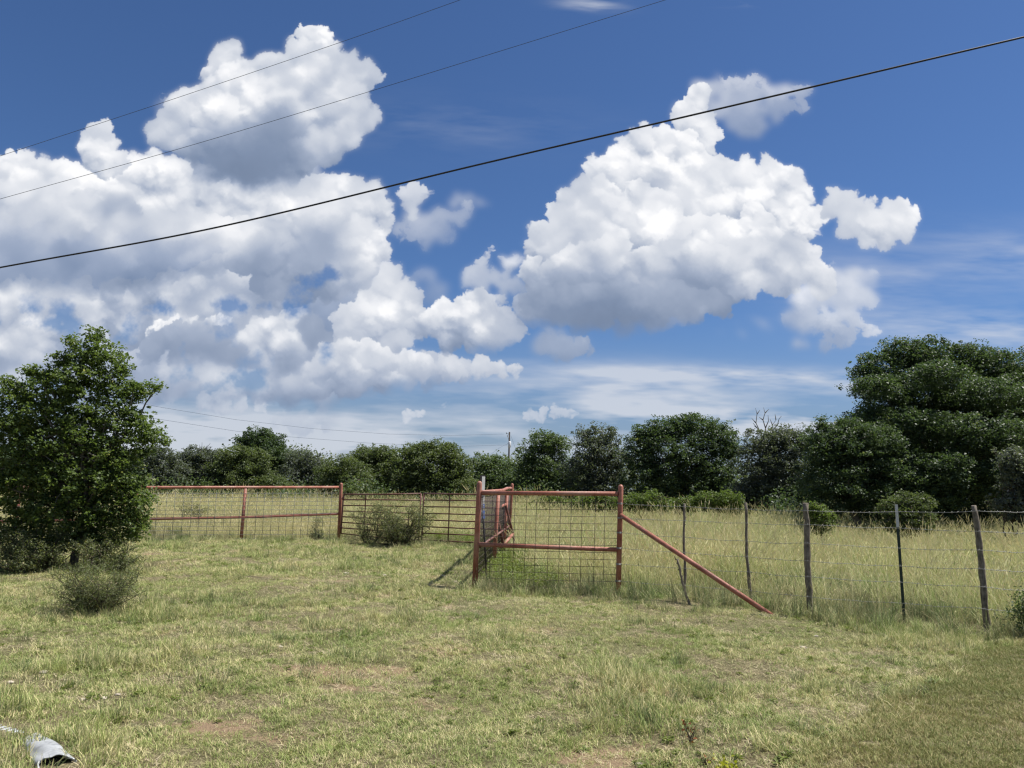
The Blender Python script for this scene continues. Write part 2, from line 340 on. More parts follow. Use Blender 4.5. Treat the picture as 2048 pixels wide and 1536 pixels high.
cover = lerp(inn, wt.math('MULTIPLY', cov, wt.mapr(Z, 0, .12, .4, 1)), si.outputs[1])
bright = lerp(inn, bri, si.outputs[0])
ccol = wt.ramp(bright, [(0, (.10, .135, .205)), (.25, (.145, .188, .275)), (.5, (.25, .292, .378)), (.75, (.43, .455, .505)), (1.0, (.66, .66, .67))])
haze = wt.mapr(Z, -.02, .24, .80, 0.0, True)
base = wt.mix(haze, base, (.185, .228, .295, 1))
skyc = wt.mix(cover, base, ccol)
low = wt.mapr(Z, -.03, 0.0, 1, 0); skyc = wt.mix(low, skyc, (.16, .18, .12, 1))
bg = wt.new('ShaderNodeBackground'); wt.link(skyc, bg.inputs[0]); bg.inputs[1].default_value = 1.0
wo = wt.new('ShaderNodeOutputWorld'); wt.link(bg.outputs[0], wo.inputs[0])
world.cycles.sampling_method = 'MANUAL'; world.cycles.sample_map_resolution = 512
# ------------------------------------------------------------------ helpers
def tag(o, label=None, cat=None, group=None, kind=None):
    if label: o['label'] = label
    if cat: o['category'] = cat
    if group: o['group'] = group
    if kind: o['kind'] = kind
    return o
def empty(name, loc=(0, 0, 0), **k):
    o = bpy.data.objects.new(name, None); COL.objects.link(o); o.location = loc; o.empty_display_size = .1
    return tag(o, **k)
def link_mesh(name, me, mat, parent=None):
    o = bpy.data.objects.new(name, me); COL.objects.link(o)
    if mat is not None and not me.materials: me.materials.append(mat)
    if parent is not None:
        o.parent = parent; o.matrix_parent_inverse = Matrix.Translation(parent.location).inverted()
    return o
def pt(px, py, D):
    d = px_dir(px, py); k = D/d[1]
    return Vector((d[0]*k, D, EYE+d[2]*k))
def gp(px, py):
    d = px_dir(px, py); k = -EYE/d[2]
    return Vector((d[0]*k, d[1]*k, 0))
class MB:
    def __init__(s): s.v = []; s.f = []
    def tube(s, path, radii, n=8, cap=True):
        path = [Vector(p) for p in path]
        if not hasattr(radii, '__len__'): radii = [radii]*len(path)
        b0 = len(s.v); up = None
        for i, p in enumerate(path):
            t = (path[min(i+1, len(path)-1)]-path[max(i-1, 0)]).normalized()
            if up is None:
                up = Vector((0, 0, 1)) if abs(t.z) < .9 else Vector((1, 0, 0))
            a = t.cross(up).normalized(); b = a.cross(t).normalized(); up = b
            for k in range(n):
                an = 2*math.pi*k/n; s.v.append(p+(a*math.cos(an)+b*math.sin(an))*radii[i])
        for i in range(len(path)-1):
            for k in range(n):
                k2 = (k+1) % n; s.f.append((b0+i*n+k, b0+i*n+k2, b0+(i+1)*n+k2, b0+(i+1)*n+k))
        if cap:
            s.f.append(tuple(b0+k for k in range(n))[::-1]); e = b0+(len(path)-1)*n; s.f.append(tuple(e+k for k in range(n)))
        return s
    def box(s, c, sx, sy, sz, rot=None):
        b0 = len(s.v); c = Vector(c)
        for dx in (-1, 1):
            for dy in (-1, 1):
                for dz in (-1, 1):
                    v = Vector((dx*sx/2, dy*sy/2, dz*sz/2))
                    if rot is not None: v = rot @ v
                    s.v.append(c+v)
        for q in ((0, 1, 3, 2), (4, 6, 7, 5), (0, 4, 5, 1), (2, 3, 7, 6), (0, 2, 6, 4), (1, 5, 7, 3)): s.f.append(tuple(b0+i for i in q))
        return s
    def build(s, name, mat, parent=None, smooth=True):
        me = bpy.data.meshes.new(name); me.from_pydata([tuple(v) for v in s.v], [], s.f); me.update()
        if smooth: me.polygons.foreach_set('use_smooth', [len(p.vertices) == 4 for p in me.polygons])
        return link_mesh(name, me, mat, parent)
def quads_mesh(name, V, tint=None, tri=False):
    """V: (N, k, 3) one face per row"""
    N, k = V.shape[0], V.shape[1]
    me = bpy.data.meshes.new(name); me.vertices.add(N*k); me.loops.add(N*k); me.polygons.add(N)
    me.vertices.foreach_set('co', V.reshape(-1).astype(np.float32))
    me.loops.foreach_set('vertex_index', np.arange(N*k, dtype=np.int32))
    me.polygons.foreach_set('loop_start', np.arange(0, N*k, k, dtype=np.int32))
    me.polygons.foreach_set('loop_total', np.full(N, k, dtype=np.int32))
    me.update(calc_edges=True)
    if tint is not None:
        at = me.attributes.new('tint', 'FLOAT', 'POINT'); at.data.foreach_set('value', np.repeat(tint, k).astype(np.float32))
    return me
def rand_unit(rng, n):
    v = rng.normal(size=(n, 3)); return v/np.linalg.norm(v, axis=1, keepdims=True)
def leaf_quads(rng, C, size, up=.5, elong=1.5, hang=0.0):
    """one rhombic leaf at each centre, facing mostly upwards"""
    n = len(C); N = rand_unit(rng, n); N[:, 2] = np.abs(N[:, 2])+up; N /= np.linalg.norm(N, axis=1, keepdims=True)
    T = rand_unit(rng, n); T[:, 2] -= hang; T -= N*(T*N).sum(1, keepdims=True); T /= np.linalg.norm(T, axis=1, keepdims=True)
    S = np.cross(N, T); L = (size*rng.uniform(.6, 1.3, n))[:, None]; Wd = L/elong
    bend = N*L*.12
    return np.stack([C-T*L*.5-bend, C+S*Wd*.5+bend*.6, C+T*L*.5-bend, C-S*Wd*.5+bend*.6], 1)
# ------------------------------------------------------------------ materials
def mat(name, build, **k):
    m = bpy.data.materials.new(name); m.use_nodes = True; t = NT(m.node_tree); t.n.clear()
    out = t.new('ShaderNodeOutputMaterial'); build(t, out, **k); return m
def principled(t, out, col, rough=.6, spec=.4, metal=0.0, bump=None, bstr=.3, bdist=.01):
    p = t.new('ShaderNodeBsdfPrincipled'); t.val(p.inputs['Base Color'], col); t.val(p.inputs['Roughness'], rough)
    p.inputs['Specular IOR Level'].default_value = spec; t.val(p.inputs['Metallic'], metal)
    if bump is not None:
        b = t.new('ShaderNodeBump'); b.inputs['Strength'].default_value = bstr; b.inputs['Distance'].default_value = bdist
        t.link(bump, b.inputs['Height']); t.link(b.outputs[0], p.inputs['Normal'])
    t.link(p.outputs[0], out.inputs[0]); return p
def c4(c): return (c[0], c[1], c[2], 1)
def pos(t): return t.new('ShaderNodeNewGeometry').outputs['Position']
def obj_co(t): return t.new('ShaderNodeTexCoord').outputs['Object']
def foliage(t, out, a, b, c=None, rough=.5, trans=.36, scale=1.3, spec=.25):
    at = t.new('ShaderNodeAttribute', attribute_name='tint')
    n = t.noise(pos(t), scale, 3, .6)
    f = t.math('ADD', t.math('MULTIPLY', at.outputs['Fac'], .6), t.math('MULTIPLY', t.mapr(n, .3, .7, 0, 1), .4))
    col = t.mix(f, c4(a), c4(b))
    if c is not None: col = t.mix(t.mapr(at.outputs['Fac'], .93, .97, 0, 1), col, c4(c))
    p = t.new('ShaderNodeBsdfPrincipled'); t.link(col, p.inputs['Base Color']); p.inputs['Roughness'].default_value = rough; p.inputs['Specular IOR Level'].default_value = spec
    tr = t.new('ShaderNodeBsdfTranslucent'); t.link(t.mix(1.0, col, (1.25, 1.35, .6, 1), 'MULTIPLY'), tr.inputs[0])
    mx = t.new('ShaderNodeMixShader'); mx.inputs[0].default_value = trans
    t.link(p.outputs[0], mx.inputs[1]); t.link(tr.outputs[0], mx.inputs[2]); t.link(mx.outputs[0], out.inputs[0])
M = {}
M['oak'] = mat('oak_leaf', foliage, a=(0.035, 0.060, 0.036), b=(0.104, 0.147, 0.076), c=(0.207, 0.217, 0.132))  # oak leaf colours have raised blue, distance haze mixed into the colour
M['oak_mid'] = mat('oak_leaf_mid', foliage, a=(0.045, 0.075, 0.039), b=(0.135, 0.180, 0.088), c=(0.242, 0.251, 0.156))
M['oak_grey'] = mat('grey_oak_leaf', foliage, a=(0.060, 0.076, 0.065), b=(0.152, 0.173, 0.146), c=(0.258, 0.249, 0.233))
M['oak_olive'] = mat('olive_leaf', foliage, a=(0.054, 0.076, 0.037), b=(0.151, 0.186, 0.084), c=(0.255, 0.261, 0.144))
M['postoak'] = mat('post_oak_leaf', foliage, a=(0.060, 0.101, 0.039), b=(0.169, 0.218, 0.073), c=(0.438, 0.419, 0.242), scale=2.2, trans=.42)
M['shrub'] = mat('bright_shrub_leaf', foliage, a=(0.063, 0.098, 0.028), b=(0.172, 0.230, 0.069), c=(0.276, 0.322, 0.127), trans=.35)
M['juniper'] = mat('grey_green_twig_leaf', foliage, a=(0.081, 0.101, 0.051), b=(0.213, 0.239, 0.117), c=(0.344, 0.304, 0.176), scale=5)
M['weed'] = mat('weed_leaf', foliage, a=(.085, .115, .030), b=(.21, .25, .070), scale=4, trans=.35)
def bark(t, out, a=(.075, .066, .056), b=(.21, .19, .16), sc_=9):
    co = obj_co(t); n = t.noise(co, sc_, 5, .65); st = t.new('ShaderNodeMapping'); st.inputs['Scale'].default_value = (60, 60, 5); t.link(co, st.inputs[0])
    n2 = t.noise(st.outputs[0], 1, 3, .6)
    f = t.mapr(t.math('ADD', t.math('MULTIPLY', n, .5), t.math('MULTIPLY', n2, .5)), .35, .62, 0, 1)
    principled(t, out, t.mix(f, c4(a), c4(b)), .9, .15, bump=n2, bstr=.6, bdist=.01)
M['bark'] = mat('bark', bark)
M['deadwood'] = mat('dead_wood', bark, a=(.11, .10, .085), b=(.27, .25, .22))
M['twig'] = mat('twig_bark', bark, a=(.045, .035, .028), b=(.12, .095, .075))
M['cedar'] = mat('weathered_cedar', bark, a=(.050, .042, .034), b=(.25, .215, .175), sc_=16)
def redpipe(t, out, a=(.245, .080, .052), b=(.40, .165, .115), rust=(.115, .050, .028)):
    co = obj_co(t); n = t.noise(co, 5, 5, .6); n2 = t.noise(co, 38, 4, .65); n3 = t.noise(co, 2.2, 3, .5)
    col = t.mix(t.mapr(n, .35, .68, 0, 1), c4(a), c4(b))
    col = t.mix(t.mapr(n2, .56, .68, 0, .85), col, c4(rust)); col = t.mix(t.mapr(n3, .50, .70, 0, .45), col, (.46, .30, .24, 1))
    principled(t, out, col, t.mapr(n2, .3, .7, .42, .75), .4, bump=n2, bstr=.25, bdist=.004)
M['pipe'] = mat('red_oxide_pipe', redpipe)
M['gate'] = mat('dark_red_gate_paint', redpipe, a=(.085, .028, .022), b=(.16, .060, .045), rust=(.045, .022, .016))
def simple(t, out, col, rough=.5, metal=0.0, var=.25, spec=.4, sc_=12):
    n = t.noise(obj_co(t), sc_, 4, .6)
    principled(t, out, t.mix(t.mapr(n, .3, .7, 0, 1), c4([x*(1-var) for x in col]), c4([min(1, x*(1+var)) for x in col])), rough, spec, metal, bump=n, bstr=.15, bdist=.003)
M['wire'] = mat('rusted_mesh_wire', simple, col=(.085, .065, .055), rough=.6, metal=.3)
M['mesh'] = mat('grey_mesh_wire', simple, col=(.15, .155, .15), rough=.6, metal=.1)
M['galv'] = mat('galvanised_wire', simple, col=(.30, .30, .29), rough=.45, metal=.6)
M['cable'] = mat('black_cable', simple, col=(.018, .019, .024), rough=.55, var=.15)
M['thinwire'] = mat('aluminium_conductor', simple, col=(.055, .06, .075), rough=.5)
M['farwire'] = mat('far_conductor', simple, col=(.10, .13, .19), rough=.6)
M['tgreen'] = mat('green_post_paint', simple, col=(.016, .030, .022), rough=.5)
M['white'] = mat('white_paint', simple, col=(.50, .50, .49), rough=.5, var=.12)
M['pink'] = mat('faded_pink_print', simple, col=(.40, .22, .235), rough=.5, var=.15, sc_=60)
M['marking'] = mat('brown_print', simple, col=(.14, .055, .05), rough=.5)
M['blueprint'] = mat('blue_print', simple, col=(.10, .15, .33), rough=.5)
M['darksteel'] = mat('dark_steel', simple, col=(.03, .026, .026), rough=.55)
M['culvert'] = mat('galvanised_culvert', simple, col=(.36, .375, .385), rough=.5, metal=.2, var=.3, sc_=9)
M['hollow_shade'] = mat('painted_hollow_shade', simple, col=(.006, .006, .006), rough=.9)  # near-black colour standing in for the shade inside the pipe
M['pole'] = mat('creosote_pole', simple, col=(.045, .035, .030), rough=.9)
M['transformer'] = mat('transformer_paint', simple, col=(.62, .63, .66), rough=.4, var=.06)
M['stone'] = mat('pale_limestone', simple, col=(.42, .37, .29), rough=.9, var=.2, sc_=25)
M['deadleaf'] = mat('dead_orange_leaf', foliage, a=(.17, .062, .025), b=(.33, .14, .07), scale=9)
M['yellow'] = mat('yellow_green_leaf', foliage, a=(.22, .25, .03), b=(.45, .43, .06), scale=9, trans=.4)
def grass(t, out, pal, trans=.25):
    at = t.new('ShaderNodeAttribute', attribute_name='tint'); P = pos(t); oi = t.new('ShaderNodeObjectInfo')
    big = t.mapr(t.noise(P, .55, 4, .62), .34, .66, 0, 1); mid = t.mapr(t.noise(P, 2.6, 3, .6), .3, .7, 0, 1)
    g = t.mix(big, c4(pal[0]), c4(pal[1])); g = t.mix(t.math('MULTIPLY', mid, .55), g, c4(pal[2]))
    # dry blades: a share of the blades of every tuft, larger in the dry patches
    thr = t.mapr(t.noise(P, .9, 5, .65), .38, .64, .30, .85)
    dry = t.math('GREATER_THAN', t.math('ADD', t.math('MULTIPLY', at.outputs['Fac'], .75), t.math('MULTIPLY', oi.outputs['Random'], .25)), t.math('SUBTRACT', 1.02, t.math('MULTIPLY', thr, .75)))
    col = t.mix(dry, g, c4(pal[3]))
    col = t.mix(t.math('MULTIPLY', oi.outputs['Random'], .30), col, c4(pal[4]))
    p = t.new('ShaderNodeBsdfPrincipled'); t.link(col, p.inputs['Base Color']); p.inputs['Roughness'].default_value = .6; p.inputs['Specular IOR Level'].default_value = .2
    tr = t.new('ShaderNodeBsdfTranslucent'); t.link(col, tr.inputs[0]); mx = t.new('ShaderNodeMixShader'); mx.inputs[0].default_value = trans
    t.link(p.outputs[0], mx.inputs[1]); t.link(tr.outputs[0], mx.inputs[2]); t.link(mx.outputs[0], out.inputs[0])
M['lawn'] = mat('lawn_blade', grass, pal=[(0.258, 0.338, 0.095), (0.385, 0.420, 0.140), (0.184, 0.266, 0.075), (0.688, 0.614, 0.324), (0.309, 0.319, 0.162)])
M['bank'] = mat('bank_blade', grass, pal=[(0.207, 0.236, 0.069), (0.274, 0.276, 0.092), (0.151, 0.190, 0.057), (0.403, 0.345, 0.161), (0.235, 0.207, 0.092)])
M['meadow'] = mat('meadow_blade', grass, pal=[(0.299, 0.399, 0.120), (0.443, 0.492, 0.171), (0.211, 0.312, 0.098), (0.731, 0.694, 0.389), (0.376, 0.393, 0.195)])
M['dry'] = mat('dry_meadow_blade', grass, pal=[(0.372, 0.387, 0.144), (0.493, 0.459, 0.195), (0.279, 0.326, 0.112), (0.707, 0.631, 0.372), (0.437, 0.392, 0.214)])
M['straw'] = mat('flattened_straw', grass, pal=[(0.462, 0.407, 0.231), (0.550, 0.462, 0.286), (0.396, 0.363, 0.198), (0.682, 0.594, 0.396), (0.363, 0.264, 0.176)])
M['lush'] = mat('lush_blade', grass, pal=[(0.127, 0.176, 0.068), (0.198, 0.237, 0.088), (0.088, 0.138, 0.057), (0.418, 0.374, 0.198), (0.154, 0.165, 0.094)])
# ------------------------------------------------------------------ ground
def smooth(a, b, x): t = np.clip((x-a)/(b-a), 0, 1); return t*t*(3-2*t)
BANK = [gp(1545, 1560), gp(1640, 1490), gp(1745, 1418), gp(1900, 1318), gp(2060, 1262), gp(2200, 1225)]
def bank_side(x, y):
    """signed distance-like value, positive inside the mown bank at the lower right"""
    bx = np.array([-.5+BANK[0].x]+[p.x for p in BANK]+[BANK[-1].x+30]); by = np.array([BANK[0].y-1.2]+[p.y for p in BANK]+[BANK[-1].y+3])
    return (np.interp(x, bx, by)-y)*.8
def hgt(x, y):
    x = np.asarray(x, float); y = np.asarray(y, float)
    z = .025*np.sin(x*.9+1.3)*np.cos(y*.7)+.018*np.sin(x*2.3+y*1.9)+.012*np.sin(x*4.1-y*3.7+2)
    z += .09*smooth(-.05, .28, bank_side(x, y)+.05*np.sin(x*5))
    return z
SPOTS = [(640,1345,.34,.8),(775,1338,.26,.8),(705,1378,.24,.6),(430,1456,.26,.8),(560,1475,.2,.5),(1110,1428,.22,.3),(1205,1502,.26,.9),(75,1368,.30,.0),(195,1402,.30,.05),(905,1280,.22,.3),(700,1156,.42,.1),
  (893,1162,.30,.3),(1735,1412,.16,.2),(1622,1290,.24,.1),(1705,1268,.22,.2),(520,1160,.3,.1),(1090,1300,.2,.5),(980,1322,.2,.4),(1290,1480,.2,.5),(870,1405,.2,.6),(330,1445,.2,.3),(1480,1340,.25,.2)]
SP = [(gp(a, b), r, q) for a, b, r, q in SPOTS]
def spots(x, y, red=False):
    o = np.zeros_like(np.asarray(x, float))
    for p, r, q in SP:
        w = np.exp(-(((x-p.x)/(r*1.5))**2+((y-p.y)/r)**2)*1.2); o = np.maximum(o, w*q if red else w)
    return o
def axis(fine0, fine1, step, far):
    a = list(np.arange(fine0, fine1+1e-6, step)); s = step
    hi = [a[-1]]; lo = [a[0]]
    while hi[-1] < far: s *= 1.35; hi.append(hi[-1]+s)
    s = step
    while lo[-1] > -far: s *= 1.35; lo.append(lo[-1]-s)
    return np.array(lo[:0:-1]+a+hi[1:])
gx, gy = axis(-14, 14, .14, 900), axis(2, 26, .14, 900)
GX, GY = np.meshgrid(gx, gy); GZ = hgt(GX, GY)
nx, ny = len(gx), len(gy)
ii = (np.arange(ny-1)[:, None]*nx+np.arange(nx-1)[None, :]).ravel()
me = bpy.data.meshes.new('ground'); Vg = np.stack([GX, GY, GZ], -1).reshape(-1, 3)
Fg = np.stack([ii, ii+1, ii+nx+1, ii+nx], 1)
me.vertices.add(len(Vg)); me.vertices.foreach_set('co', Vg.ravel().astype(np.float32)); me.loops.add(Fg.size); me.loops.foreach_set('vertex_index', Fg.ravel().astype(np.int32))
me.polygons.add(len(Fg)); me.polygons.foreach_set('loop_start', np.arange(0, Fg.size, 4, dtype=np.int32)); me.polygons.foreach_set('loop_total', np.full(len(Fg), 4, np.int32)); me.update(calc_edges=True)
me.polygons.foreach_set('use_smooth', np.ones(len(Fg), bool))
at_ = me.attributes.new('soil', 'FLOAT', 'POINT'); at_.data.foreach_set('value', spots(GX, GY, True).ravel().astype(np.float32))
def ground_mat(t, out):
    P = pos(t); n1 = t.noise(P, .9, 5, .65); n2 = t.noise(P, 7, 5, .65); n3 = t.noise(P, 45, 4, .7); n4 = t.noise(P, .35, 3, .5)
    col = t.mix(t.mapr(n2, .35, .65, 0, 1), (.15, .14, .070, 1), (.30, .26, .145, 1))
    col = t.mix(t.mapr(n4, .45, .6, 0, .7), col, (.15, .165, .065, 1))
    col = t.mix(t.mapr(n1, .60, .70, 0, .8), col, (.52, .36, .25, 1))
    col = t.mix(t.mapr(n3, .38, .58, .85, 0), col, (.075, .058, .036, 1))
    col = t.mix(t.mapr(n3, .63, .70, 0, .7), col, (.62, .54, .36, 1))
    so = t.new('ShaderNodeAttribute', attribute_name='soil'); col = t.mix(t.math('MULTIPLY', t.mapr(t.math('ADD', so.outputs['Fac'], t.math('MULTIPLY', t.math('SUBTRACT', n2, .5), 1.2)), .25, .6, 0, 1), .85), col, (.30, .21, .135, 1))
    principled(t, out, col, .95, .1, bump=n3, bstr=1.0, bdist=.03)
tag(link_mesh('ground', me, mat('ground_soil', ground_mat)), kind='structure')

# ------------------------------------------------------------------ trees
def ell(px, py, rx, ry, D):
    c = pt(px, py, D); k = D/F_PX; return (np.array(c), np.array([rx*k, (rx*.6+ry*.6)*k, ry*k]))
def limb(mb, a, b, r0, r1, seg=4, wob=.12, n=5, rng=random):
    a = Vector(a); b = Vector(b); L = (b-a).length; P = []; Rr = []
    for i in range(seg+1):
        f = i/seg; p = a.lerp(b, f)
        if 0 < i < seg: p += Vector((rng.uniform(-1, 1), rng.uniform(-1, 1), rng.uniform(-.3, .8)))*L*wob
        P.append(p); Rr.append(r0+(r1-r0)*f)
    mb.tube(P, Rr, n, cap=False); return P
def make_tree(name, label, cat, D, base_px, lobes, matn, leaf=.13, dens=1.0, seed=1, group=None, trunk_r=.16, clump=.34, zmin=.15, barkm='bark', stems=1, up=.5, fill=.30, out=.28):
    rng = np.random.default_rng(seed); rr = random.Random(seed)
    E = [ell(a, b, c, d, D+(l[0] if l else 0)) for (a, b, c, d, *l) in lobes]
    bx = pt(base_px, 1100, D).x; base = Vector((bx, D, float(hgt(bx, D))-.05))
    root = empty(name, base, label=label, cat=cat, group=group)
    C = []; K = []
    for (c, r) in E:
        area = (r[0]*r[2]+r[0]*r[1]+r[1]*r[2])*4.2
        n = max(5, int(area/(clump*clump)*1.15*dens))
        u_ = rand_unit(rng, n); u_[:, 1] -= .15; rad = rng.uniform(.55, 1.0, (n, 1))**.6
        ph = rng.uniform(0, 6.28, 6); lump = lambda q: (1+.13*np.sin(3.1*q[:, 0]*2+ph[0])*np.sin(4.3*q[:, 2]+ph[1])+.11*np.sin(7.3*q[:, 0]+ph[2])*np.sin(6.1*q[:, 1]+ph[3])+.10*np.sin(9*q[:, 2]+ph[4]+5*q[:, 0]))[:, None]
        cc = c+u_*r*rad*lump(u_)*rng.uniform(.9, 1.1, (n, 1)); C.append(cc)
        K.append(np.full(n, 1.0))
        o_ = int(n*out); uo = rand_unit(rng, o_); uo[:, 2] = np.abs(uo[:, 2])*.8+.1*rng.normal(size=o_); cc = c+uo*r*lump(uo)*rng.uniform(1.0, 1.32, (o_, 1)); C.append(cc); K.append(rng.uniform(.3, .62, o_))
        m = int(n*fill); cc = c+rand_unit(rng, m)*r*rng.uniform(0, .7, (m, 1)); C.append(cc); K.append(np.full(m, 1.0))
    C = np.concatenate(C); K = np.concatenate(K); ok = C[:, 2] > zmin+.1; C = C[ok]; K = K[ok]
    per = max(8, int(26*(clump/leaf/2.6)**2)); per = int(per*1.0)
    n = len(C); tint_c = rng.uniform(0, 1, n)
    idx = np.repeat(np.arange(n), per); cs = (rng.uniform(.45, 1.35, n)*K)[idx][:, None]; keep = rng.uniform(0, 1, len(idx)) < np.where(K < 1, .35, 1)[idx]; idx = idx[keep]; cs = cs[keep]
    off = rand_unit(rng, len(idx))*rng.uniform(.15, 1, (len(idx), 1))**.5*clump*cs; off[:, 2] *= .62
    Q = C[idx]+off; ok = Q[:, 2] > zmin*.5; Q = Q[ok]; idx = idx[ok]
    tint = np.clip(.55*tint_c[idx]+.45*rng.uniform(0, 1, len(idx)), 0, 1)
    V = leaf_quads(rng, Q, leaf, up)
    link_mesh('crown', quads_mesh('crown', V, tint), M[matn], root)
    mb = MB(); top = np.mean([c for c, r in E], axis=0)
    for s in range(stems):
        b = base+Vector((rr.uniform(-.3, .3)*(stems > 1), rr.uniform(-.3, .3)*(stems > 1), 0)); h = max(.8, top[2]*.45)
        fork = Vector((b.x+(top[0]-b.x)*.4+rr.uniform(-.3, .3), b.y, h)); limb(mb, b, fork, trunk_r, trunk_r*.7, 4, .04, 8, rr)
        for k in range(max(5, int(len(C)**.5*.55))):
            c = C[rr.randrange(len(C))]; mid = fork.lerp(Vector(c), .55)+Vector((0, 0, rr.uniform(-.1, .4)))
            limb(mb, fork, mid, trunk_r*.45, trunk_r*.22, 3, .08, 5, rr); limb(mb, mid, Vector(c), trunk_r*.22, .012, 3, .1, 4, rr)
            for _ in range(2):
                c2 = C[rr.randrange(len(C))]
                if (Vector(c2)-mid).length < 1.8: limb(mb, mid, Vector(c2), trunk_r*.15, .01, 3, .1, 4, rr)
    mb.build('trunk', M[barkm], root)
    return root, C
TG = 'trees along the far side of the meadow'
def T(label, D, bx, lobes, m, seed, **k): return make_tree('oak_tree', label, 'tree', D, bx, lobes, m, seed=seed, group=TG, **k)
T('tallest broad dark oak filling the right edge behind the wire fence', 34, 1900, [(1752,745,44,42),(1800,712,44,32),(1850,712,50,36),(1910,722,46,32),(1965,728,46,34),(2030,742,60,44),(1790,800,80,60),(1880,800,90,70),(1980,820,90,80),(2070,840,90,110),(1740,880,70,60),(1830,900,110,80),(1950,930,110,90),(2070,960,100,80),(1900,1000,120,50),(2160,860,120,140),(1750,775,40,26,-2.5),(1870,755,54,32,-3),(1975,790,56,36,-3),(1745,840,40,26,-2.5),(1830,850,54,34,-3.5),(1925,870,60,40,-4),(2015,880,56,44,-4.5),(1880,940,60,40,-4.5),(2000,960,60,44,-4.5)], 'oak', 21, leaf=.098, trunk_r=.28, dens=.82, clump=.36)
T('low spreading oak with olive tinged leaves in front of the tallest oak', 30, 1720, [(1700,875,50,36),(1745,885,60,30),(1650,900,50,45),(1715,925,66,44),(1790,950,70,46),(1660,980,70,50),(1760,1000,90,40),(1850,990,60,45),(1642,852,14,18),(1700,850,26,16)], 'oak', 22, leaf=.092, dens=.85, clump=.32, trunk_r=.17)
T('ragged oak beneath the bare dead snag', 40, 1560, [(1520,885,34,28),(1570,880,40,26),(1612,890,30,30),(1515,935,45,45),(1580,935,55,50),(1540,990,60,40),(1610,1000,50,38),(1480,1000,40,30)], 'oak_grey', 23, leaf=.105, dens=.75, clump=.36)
T('domed dark oak standing behind the row of bright green shrubs', 50, 1365, [(1300,868,34,26),(1340,858,34,26),(1390,858,46,30),(1440,880,34,34),(1462,905,18,24),(1280,905,36,36),(1350,915,70,50),(1425,940,46,44),(1300,965,55,44),(1380,980,70,40),(1450,990,40,30)], 'oak', 24, leaf=.14, dens=.8, clump=.45)
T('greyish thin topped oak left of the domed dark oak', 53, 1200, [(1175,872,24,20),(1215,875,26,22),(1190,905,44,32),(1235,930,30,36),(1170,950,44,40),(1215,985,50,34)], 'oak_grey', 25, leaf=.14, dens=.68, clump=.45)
T('rounded oak just right of the utility pole', 56, 1095, [(1085,885,34,22),(1110,900,30,26),(1060,915,28,24),(1090,945,50,36),(1055,965,34,30),(1120,985,50,34),(1150,950,20,30)], 'oak_mid', 26, leaf=.14, dens=.75, clump=.45)
T('dark oak behind the two board gate end left of the utility pole', 60, 985, [(965,925,30,18),(1000,932,24,18),(980,960,46,30),(1025,970,24,26),(960,990,40,26),(1010,995,40,24)], 'oak_mid', 27, leaf=.15, dens=.8, clump=.48)
T('wide dark oak rising behind the right gate leaf', 56, 865, [(850,900,34,18),(885,905,36,22),(820,918,30,22),(915,935,30,30),(850,940,60,40),(905,970,44,36),(840,985,60,30)], 'oak_olive', 28, leaf=.14, dens=.9, clump=.46)
T('oak with an even olive crown behind the left gate leaf', 58, 760, [(740,912,36,20),(775,915,30,22),(725,940,34,30),(770,950,44,36),(745,985,50,30)], 'oak_olive', 29, leaf=.14, dens=.9, clump=.46)
T('small round oak over the post where fence and gate meet', 55, 690, [(690,935,34,22),(665,955,30,28),(705,970,44,34),(670,992,40,22)], 'oak_olive', 30, leaf=.135, dens=.9, clump=.42)
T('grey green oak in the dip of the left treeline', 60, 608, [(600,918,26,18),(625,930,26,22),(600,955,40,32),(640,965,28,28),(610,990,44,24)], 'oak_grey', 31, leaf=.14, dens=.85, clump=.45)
T('dark pointed oak peaking above the left treeline', 64, 528, [(520,872,28,16),(498,885,26,16),(545,888,26,20),(530,905,46,24),(560,925,30,30),(520,940,50,34)], 'oak', 32, leaf=.15, dens=.9, clump=.46)
T('olive oak in front of the dark pointed oak', 56, 485, [(470,915,34,24),(510,925,34,30),(450,945,34,30),(495,960,54,36),(470,990,54,24),(545,980,34,28)], 'oak_olive', 33, leaf=.135, dens=.9, clump=.43)
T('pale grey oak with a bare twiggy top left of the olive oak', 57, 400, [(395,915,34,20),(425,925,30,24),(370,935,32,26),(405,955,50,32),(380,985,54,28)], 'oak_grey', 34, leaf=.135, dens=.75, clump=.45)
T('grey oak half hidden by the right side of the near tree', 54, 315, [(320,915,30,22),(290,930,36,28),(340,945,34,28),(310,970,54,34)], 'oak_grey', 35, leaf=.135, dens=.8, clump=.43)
T('oak almost hidden behind the middle of the near tree', 52, 190, [(230,930,44,30),(170,930,50,34),(200,970,70,36)], 'oak_mid', 36, leaf=.15, dens=.7, clump=.48)
T('oak at the far left behind the near tree', 50, 50, [(90,935,50,34),(20,930,60,40),(60,975,90,36),(-60,935,60,45),(-150,930,70,50)], 'oak_mid', 37, leaf=.15, dens=.7, clump=.5)
# far wood behind the single trees
rng = np.random.default_rng(77)
n = 5200; X_ = rng.uniform(-62, 75, n); Yd = rng.uniform(72, 92, n); top_ = 3.9+.7*np.sin(X_*.21)+.7*np.sin(X_*.53+2)+rng.normal(0, .25, n); Z_ = rng.uniform(.1, 1, n)**.8*top_
cc = np.stack([X_, Yd, Z_], 1); idx = np.repeat(np.arange(n), 18); Q = cc[idx]+rng.normal(0, .42, (len(idx), 3)); Q[:, 2] = np.abs(Q[:, 2])
tag(link_mesh('far_wood', quads_mesh('far_wood', leaf_quads(rng, Q, .26, .4), rng.uniform(0, 1, n)[idx]), M['oak_olive']), 'distant mass of woodland closing the gaps between the oaks', 'woodland', kind='stuff')
